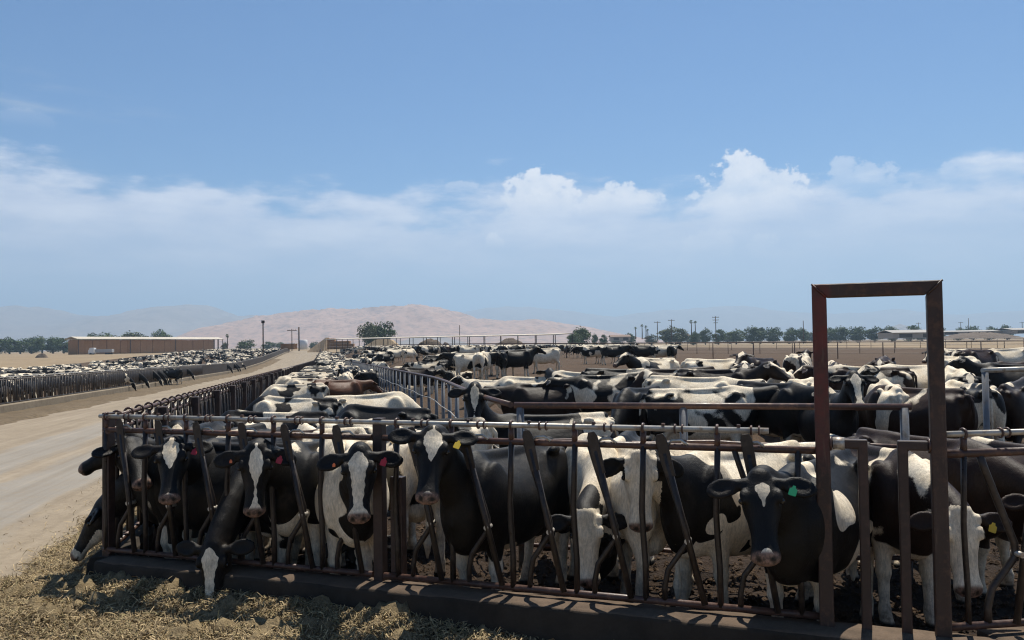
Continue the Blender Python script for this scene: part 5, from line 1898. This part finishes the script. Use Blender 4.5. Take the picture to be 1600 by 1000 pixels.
def far_things():
    ROOF_M = steel_mat('pale_sheet_roof', (.50, .44, .35), (.43, .38, .30), (.38, .33, .26), rough=.6, metal=.0, scale=.05)
    HAY_M = soil_mat('stacked_hay', (.38, .205, .095), (.43, .245, .12), (.28, .155, .075), scale=.6, bump=.6, dist=.1, fine=8.0)
    WHITE_M = simple_mat('white_paint', (.75, .74, .72), .5)
    SROOF_M = simple_mat('dull_shed_roof', (.27, .255, .235), .7)
    SHED_M = simple_mat('weathered_shed_wall', (.30, .28, .25), .7)
    BROOF_M = simple_mat('brown_roof', (.16, .10, .07), .8)
    GLASS_M = simple_mat('dark_glass', (.02, .025, .03), .1)
    TYRE_M = simple_mat('tyre', (.02, .02, .02), .8)
    # hay barn -------------------------------------------------------------
    A = at_y(121, 556, 345); B = at_y(334, 546, 428)
    d = np.array([B.x - A.x, B.y - A.y]); L = float(np.linalg.norm(d)); ang = math.atan2(d[1], d[0])
    zb = A.z + .2
    b = empty('hay_barn', (A.x, A.y, zb), ang, label='long hay barn with a pale sheet roof in the left distance', cat='barn')
    Hh = 6.7
    # the side towards us is -Y in the barn's frame (right-hand side of its axis)
    n = 22
    blk = bevel(MB().box((0.03, .0, .0), (L / n - .03, 5.0, Hh - .35)).mesh('hay_block', HAY_M), .12, 1)
    for i in range(n):
        o = put('hay_block', blk, b, (L / n * i, .12 * math.sin(i * 2.7), 0), scale=(1, 1, 1 + .012 * math.sin(i * 5.1)))
    prof = [(-1.0, Hh - .1), (2.5, Hh + .85), (6.0, Hh - .1), (6.0, Hh + .16), (2.5, Hh + 1.11), (-1.0, Hh + .16)]
    rb = MB()
    k0 = len(rb.v)
    for x in (-1.0, L + 7.0):
        for y, z in prof: rb.v.append((x, y, z))
    for i in range(6):
        j = (i + 1) % 6; rb.f.append((i, j, 6 + j, 6 + i)); rb.sm.append(False)
    rb.f.append(tuple(range(6))[::-1]); rb.f.append(tuple(range(6, 12))); rb.sm += [False, False]
    put('roof', rb.mesh('roof', ROOF_M), b)
    pm = MB().box((-.12, -.12, 0), (.12, .12, Hh)).mesh('post', WOOD_M)
    for i in range(4):
        put('post', pm, b, (L * i / 3, -.5, 0))
    for x in (L + 3.2, L + 6.5):
        for y in (-.5, 2.5, 5.5): put('post', pm, b, (x, y, 0))
    # tractor unit and trailer parked by the barn
    T = at_y(139, 556, 332)
    t = empty('truck', (T.x, T.y, zb), 0.1, label='small white truck parked in front of the hay barn', cat='truck')
    cab = MB().prism([(0, .7), (2.3, .7), (2.3, 3.0), (.7, 3.0), (0.15, 1.9)], -1.2, 1.2)
    put('cab', bevel(cab.mesh('cab', WHITE_M), .08), t)
    put('windscreen', MB().prism([(.17, 2.0), (.3, 1.95), (.78, 2.85), (.66, 2.9)], -1.0, 1.0).mesh('windscreen', GLASS_M), t)
    put('bed', bevel(MB().box((2.6, -1.25, 1.1), (9.2, 1.25, 2.4)).mesh('bed', steel_mat('trailer_grey', (.42, .42, .42), (.36, .36, .36), (.3, .28, .26), scale=.2)), .05), t)
    wm = MB().tube([(0, -1.3, .5), (0, -.9, .5)], .5, 14).mesh('wheel', TYRE_M)
    for x in (1.1, 7.0, 8.2):
        put('wheel', wm, t, (x, 0, 0)); put('wheel', wm, t, (x, 2.2, 0))
    # light poles along the left pen
    for px, y0, y1, Y, lab in ((411, 502, 549, 150, 'tall light pole with a square lamp head beside the left pen'),):
        t, H = pole(px, y0 + 3, y1, Y, lab, 0, .11, DARK_M, 'light pole', 'light_pole', None)
        put('lamp_head', bevel(MB().box((-.25, -.25, H), (.25, .25, H + .5)).mesh('lamp_head', DARK_M), .05), t)
    pole(456, 514, 546, 260, 'thin wooden pole left of the pale tank', 1, .13)
    pole(467, 511, 546, 250, 'thicker pole standing beside the pale tank', 0, .2, WOOD_M)
    pole(718, 508, 540, 220, 'single thin mast above the shade roof', 0, .09)
    # tank and low shed at the end of the left pen
    p = at_y(474, 546, 262)
    tk = empty('tank', (p.x, p.y, p.z), 0, label='pale cylindrical tank at the end of the left pen', cat='tank')
    put('shell', MB().tube([(0, 0, 0), (0, 0, 2.9), (0, 0, 3.0)], 1.25, 20, rs=[1.25, 1.25, 1.1]).mesh('shell', WHITE_M), tk)
    p = at_y(449, 546, 268)
    sh = empty('shed', (p.x, p.y, p.z), 0, label='low brown shed left of the pale tank', cat='shed')
    put('wall', MB().box((-2.2, 0, 0), (2.2, 4, 1.7)).mesh('wall', HAY_M), sh)
    put('roof', MB().box((-2.5, -.3, 1.7), (2.5, 4.3, 1.9)).mesh('roof', ROOF_M), sh)
    # covered pile that closes the lane
    TAN_M = soil_mat('tan_ribbed_cover', (.42, .31, .195), (.47, .355, .23), (.36, .26, .16), scale=.3, bump=.3, dist=.05)
    def ribbed(pxs, Y, label, group=None):
        """ribbed sloping cover given its outline left to right as pixel points (top edge)"""
        base = at_y(pxs[0][0], pxs[0][1], Y)
        o = empty('covered_pile', (base.x, Y, base.z), 0, label=label, cat='feed pile', group=group)
        pts = [at_y(a, c, Y) for a, c in pxs]
        xs = [q.x - base.x for q in pts]; zs = [q.z - base.z for q in pts]
        n = max(10, int((xs[-1] - xs[0]) / .55))
        g = np.linspace(xs[0], xs[-1], n + 1)
        for i in range(n):
            x0, x1 = g[i] + .03, g[i + 1] - .03
            z0, z1 = np.interp(x0, xs, zs) + .05, np.interp(x1, xs, zs) + .05
            b = MB(); dp = 6.0; f_ = .12 * (i % 2)
            P = [(x0, -f_ - z0 * .5, -.6), (x1, -f_ - z1 * .5, -.6), (x1, dp, -.6), (x0, dp, -.6), (x0, 1 - f_, z0), (x1, 1 - f_, z1), (x1, dp, z1), (x0, dp, z0)]
            b.v += P
            b.f += [(0, 3, 2, 1), (4, 5, 6, 7), (0, 1, 5, 4), (1, 2, 6, 5), (2, 3, 7, 6), (3, 0, 4, 7)]; b.sm += [False] * 6
            put('rib_panel', b.mesh('rib_panel', TAN_M), o)
    ribbed([(479, 549), (490, 541), (500, 534), (508, 527.5)], 272, 'tan ribbed slope rising at the end of the lane')
    ribbed([(568, 542), (576, 537), (586, 531), (596, 530), (610, 531), (622, 541)], 240, 'tan ribbed mound under the shade roof')
    # stack of big bales
    q0 = at_y(511, 546, 262)
    st = empty('bale_stack', (q0.x, q0.y, q0.z), 0, label='stack of brown bales at the head of the lane', cat='bale stack')
    bm_ = bevel(MB().box((0, 0, 0), (1.14, 2.4, .84)).mesh('bale', HAY_M), .06, 1)
    for i in range(7):
        for j in range(4 if i < 2 else 3 if i < 6 else 2):
            put('bale', bm_, st, (i * 1.18, .1 * ((i * 3 + j) % 3), j * .87))
    # long open shade roof
    a = at_y(522, 531, 227); c = at_y(881, 523.5, 168)
    v = np.array([c.x - a.x, c.y - a.y]); L = float(np.linalg.norm(v)); an = math.atan2(v[1], v[0])
    s = empty('shade_roof', (a.x, a.y, 0), an, label='long thin open shade roof on slim posts behind the dirt pen', cat='shade roof')
    zt0, zt1 = a.z, c.z
    rf = MB(); w = 3.0
    rf.v += [(0, -w, zt0), (L, -w, zt1), (L, w, zt1 + .25), (0, w, zt0 + .25), (0, -w, zt0 + .16), (L, -w, zt1 + .16), (L, w, zt1 + .41), (0, w, zt0 + .41)]
    rf.f += [(0, 3, 2, 1), (4, 5, 6, 7), (0, 1, 5, 4), (1, 2, 6, 5), (2, 3, 7, 6), (3, 0, 4, 7)]; rf.sm += [False] * 6
    put('roof', rf.mesh('roof', ROOF_M), s)
    for i in range(17):
        x = L * i / 16; z = zt0 + (zt1 - zt0) * i / 16
        wx, wy = a.x + v[0] * i / 16, a.y + v[1] * i / 16
        g = float(gh(wx, wy))
        for y in (-2.6, 2.6):
            put('post', MB().box((x - .06, y - .06, g - .3), (x + .06, y + .06, z + .05)).mesh('post', DARK_M), s)
    # manure heaps under the shade
    HEAP_M = soil_mat('old_manure_heap', (.15, .115, .09), (.19, .15, .115), (.09, .07, .055), scale=.5, bump=1.0, dist=.3)
    def heap(px, top, base, wpx, Y, seed, label):
        p = at_y(px, base, Y); h = (base - top) * Y / F_PX; w = wpx * Y / F_PX / 2
        r = np.linspace(0, 1, 16); th = np.linspace(0, 6.2832, 41)
        Rr, Th = np.meshgrid(r, th, indexing='ij')
        X = p.x + Rr * w * np.cos(Th); Yy = p.y + Rr * w * .7 * np.sin(Th)
        nz = vnoise(X * .7 + seed, Yy * .7, seed, 5, .6)
        Z = p.z - .5 + (h + .5) * (1 - Rr ** 2.2) * (.72 + .55 * (nz - .2))
        mesh_obj('manure_heap', grid_mesh('manure_heap', X, Yy, Z), HEAP_M, label=label, cat='heap')
    heap(672, 527, 542, 48, 205, 2, 'rough grey brown heap under the left half of the shade roof')
    heap(697, 533, 542, 16, 210, 5, 'small brown heap right of the rough heap')
    heap(797, 528, 541, 58, 190, 7, 'rounded tan heap under the right half of the shade roof')
    heap(65, 551, 559, 22, 250, 9, 'small dirt mound left of the hay barn')
    # trees -----------------------------------------------------------------
    G = 'trees on the skyline'
    rg = random.Random(4)
    tree(580, 505, 36, 330, 'olive green left half of the tree pair above the bale stack', G, 1, 1)
    tree(596, 503, 38, 333, 'dark green right half of the tree pair above the bale stack', G, 0, 2)
    names = ['leftmost tree of the far left row', 'second tree of the far left row', 'third tree of the far left row', 'fourth tree of the far left row', 'fifth tree of the far left row', 'sixth tree of the far left row', 'seventh tree of the far left row', 'tree of the far left row beside the barn']
    for i, nm in enumerate(names):
        tree(-2 + i * 17, 529 - rg.uniform(0, 4), 26, 520 + rg.uniform(-20, 20), nm, G, 0, i)
    tree(140, 519, 26, 560, 'tree top over the left end of the barn roof', G, 0, 3)
    tree(170, 521, 40, 560, 'tree top over the left third of the barn roof', G, 0, 4)
    tree(205, 519, 42, 560, 'tree top over the middle of the barn roof', G, 1, 5)
    tree(253, 516, 26, 560, 'tree top over the right half of the barn roof', G, 0, 1)
    palm(355, 523, 545, 420, 'palm just right of the hay barn')
    tree(383, 531, 26, 430, 'round dark bush between the barn and the light pole', G, 0, 2, base=-.5)
    tree(350, 534, 10, 440, 'small tree under the palm by the barn', G, 1, 3, base=-.5)
    for i, (px, tp, w) in enumerate(((420, 534, 20), (440, 535, 16), (490, 534, 14), (500, 533, 12))):
        tree(px, tp, w, 600, ('bluish tree right of the light pole', 'bluish tree left of the thin pole', 'bluish tree right of the tank', 'bluish tree beside the tan ribbed slope')[i], G, 0, i, base=-.5)
    tree(907, 512, 30, 340, 'bright green rounded tree right of the shade roof', G, 0, 5, base=-.3)
    tree(897, 519, 20, 330, 'smaller tree leaning on the rounded tree right of the shade roof', G, 0, 4, base=-.3)
    for px, tp, w, Y, lab in (
        (929, 522, 10, 420, 'little tree first right of the rounded tree'), (942, 523, 12, 420, 'little bush second right of the rounded tree'),
        (985, 521, 18, 520, 'low tree behind the far bunch of cows'), (1018, 523, 20, 520, 'pale tree under the palms'),
        (1048, 511, 34, 480, 'broad pale green tree right of the palms'), (1062, 514, 22, 480, 'tree joined to the broad pale green tree'),
        (1083, 517, 14, 470, 'small tree under the twin palms'), (1102, 513, 16, 500, 'tree left of the tall utility pole'), (1122, 515, 22, 500, 'tree behind the tall utility pole'),
        (1150, 515, 26, 520, 'low tree right of the tall utility pole'), (1175, 511, 30, 520, 'dark tree in the middle of the right row'), (1188, 512, 16, 530, 'slender tree next to the dark tree of the right row'),
        (1208, 511, 26, 520, 'rounded tree left of the gate frame'), (1233, 511, 24, 510, 'tree nearest the left gate post outside the frame'), (1255, 513, 18, 510, 'tree half behind the left gate post'),
        (1293, 511, 24, 520, 'first tree inside the gate frame'), (1313, 511, 28, 520, 'second tree inside the gate frame'), (1340, 510, 28, 520, 'third tree inside the gate frame'), (1366, 511, 26, 520, 'fourth tree inside the gate frame'),
        (1393, 510, 26, 520, 'fifth tree inside the gate frame'), (1422, 509, 28, 520, 'sixth tree inside the gate frame'), (1472, 512, 14, 560, 'small tree just right of the gate frame'),
        (1497, 511, 20, 600, 'low tree behind the right white shed roofs'), (1520, 509, 22, 600, 'tree behind the right shed roofs by the tall pole'), (1545, 509, 20, 600, 'tree over the right shed roofs'), (1573, 508, 20, 600, 'last tree over the right shed roofs')):
        tree(px, tp, w, Y, lab, G, 1 if 'pale' in lab else 0, int(px) % 6, base=-.2)
    for px, tp, w in ((1140, 519, 30), (1270, 518, 30), (1440, 517, 30), (1085, 522, 40), (965, 525, 24)):
        tree(px, tp, w, 640, {1140: 'low hazy scrub right of the tall pole', 1270: 'low hazy scrub behind the left gate post', 1440: 'low hazy scrub at the right gate post', 1085: 'low hazy scrub under the twin palms', 965: 'low hazy scrub left of the palms'}[px], G, 1, px % 6, base=-.2)
    palm(993, 511, 530, 470, 'left palm of the group of three', 6); palm(1003, 507, 530, 470, 'tallest palm of the group of three', 6); palm(1009, 509, 530, 480, 'right palm of the group of three', 6); palm(1012, 515, 530, 480, 'short palm beside the group of three', 6)
    palm(1080, 501, 525, 480, 'left one of the twin palms', 8); palm(1086, 502, 525, 490, 'right one of the twin palms', 7)
    pole(1027, 502, 530, 380, 'utility pole left of the broad pale tree', 1); pole(1049, 499, 530, 380, 'utility pole rising from the broad pale tree', 1)
    pole(1118, 494, 530, 360, 'tall utility pole with three cross arms', 3); pole(1255, 501, 528, 400, 'utility pole just left of the gate frame', 0)
    pole(1501, 503, 520, 520, 'small utility pole over the right sheds', 1); pole(1513, 497, 520, 480, 'tall thin pole over the right sheds', 0); pole(1435, 504, 522, 520, 'utility pole inside the gate frame by the right post', 1); pole(1597, 503, 520, 480, 'utility pole at the right edge', 1)
    # white sheds on the right
    def shed(px0, px1, top, base, Y, dep, label, wm=SHED_M, rm=None):
        rm = rm or SROOF_M
        p0 = at_y(px0, base, Y); p1 = at_y(px1, base, Y); tz = at_y((px0 + px1) / 2, top, Y).z
        L_ = p1.x - p0.x; H_ = tz - min(p0.z, p1.z)
        o = empty('shed', (p0.x, Y, min(p0.z, p1.z)), 0, label=label, cat='shed', group='pale sheds on the right skyline')
        put('wall', MB().box((0, 0, -.5), (L_, dep, H_ * .62)).mesh('wall', wm), o)
        r = MB(); e = .5
        for x in (-e, L_ + e):
            for y, z in ((-e, H_ * .62), (dep / 2, H_), (dep + e, H_ * .62), (dep + e, H_ * .62 - .15), (dep / 2, H_ - .15), (-e, H_ * .62 - .15)):
                r.v.append((x, y, z))
        for i in range(6):
            j = (i + 1) % 6; r.f.append((i, j, 6 + j, 6 + i)); r.sm.append(False)
        r.f += [tuple(range(6))[::-1], tuple(range(6, 12))]; r.sm += [False, False]
        put('roof', r.mesh('roof', rm), o)
        n = max(2, int(L_ / 9))
        for i in range(n):
            put('doorway', MB().box((L_ * (i + .25) / n, -.06, -.2), (L_ * (i + .8) / n, .02, H_ * .45)).mesh('doorway', simple_mat('shade', (.05, .05, .05), .9)), o)
    shed(1396, 1470, 515, 526, 330, 14, 'pale open shed seen through the right of the gate frame')
    shed(1467, 1540, 516, 521, 440, 18, 'long pale shed just right of the gate frame')
    shed(1530, 1592, 515, 520, 450, 18, 'long pale shed near the right edge')
    shed(1583, 1640, 512, 519, 440, 18, 'pale shed cut by the right edge')
    shed(955, 985, 523, 531, 500, 10, 'low house roof behind the far bunch of cows', SHED_M, BROOF_M)
    shed(1063, 1076, 521, 529, 480, 10, 'small house right of the broad pale tree', SHED_M, BROOF_M)
    # dark bank of equipment in front of the sheds
    heap(1530, 519, 527, 130, 420, 12, 'long dark heap in front of the right-hand sheds')


far_things()
# ------------------------------------------------------------------ the dusty air of the valley
def haze():
    me = MB().box((-12000, -1500, -60), (12000, 9800, 500)).mesh('haze')
    m = bpy.data.materials.new('haze_air')
    m.use_nodes = True
    nt = m.node_tree; nt.nodes.clear()
    v = nt.nodes.new('ShaderNodeVolumePrincipled')
    v.inputs['Color'].default_value = (.56, .77, 1.0, 1)
    v.inputs['Density'].default_value = HAZE_D
    v.inputs['Anisotropy'].default_value = .25
    o = nt.nodes.new('ShaderNodeOutputMaterial')
    nt.links.new(v.outputs[0], o.inputs['Volume'])
    mesh_obj('haze', me, m, kind='stuff', label='pale dusty air over the valley', cat='haze')


HAZE_D = 2.3e-4
haze()
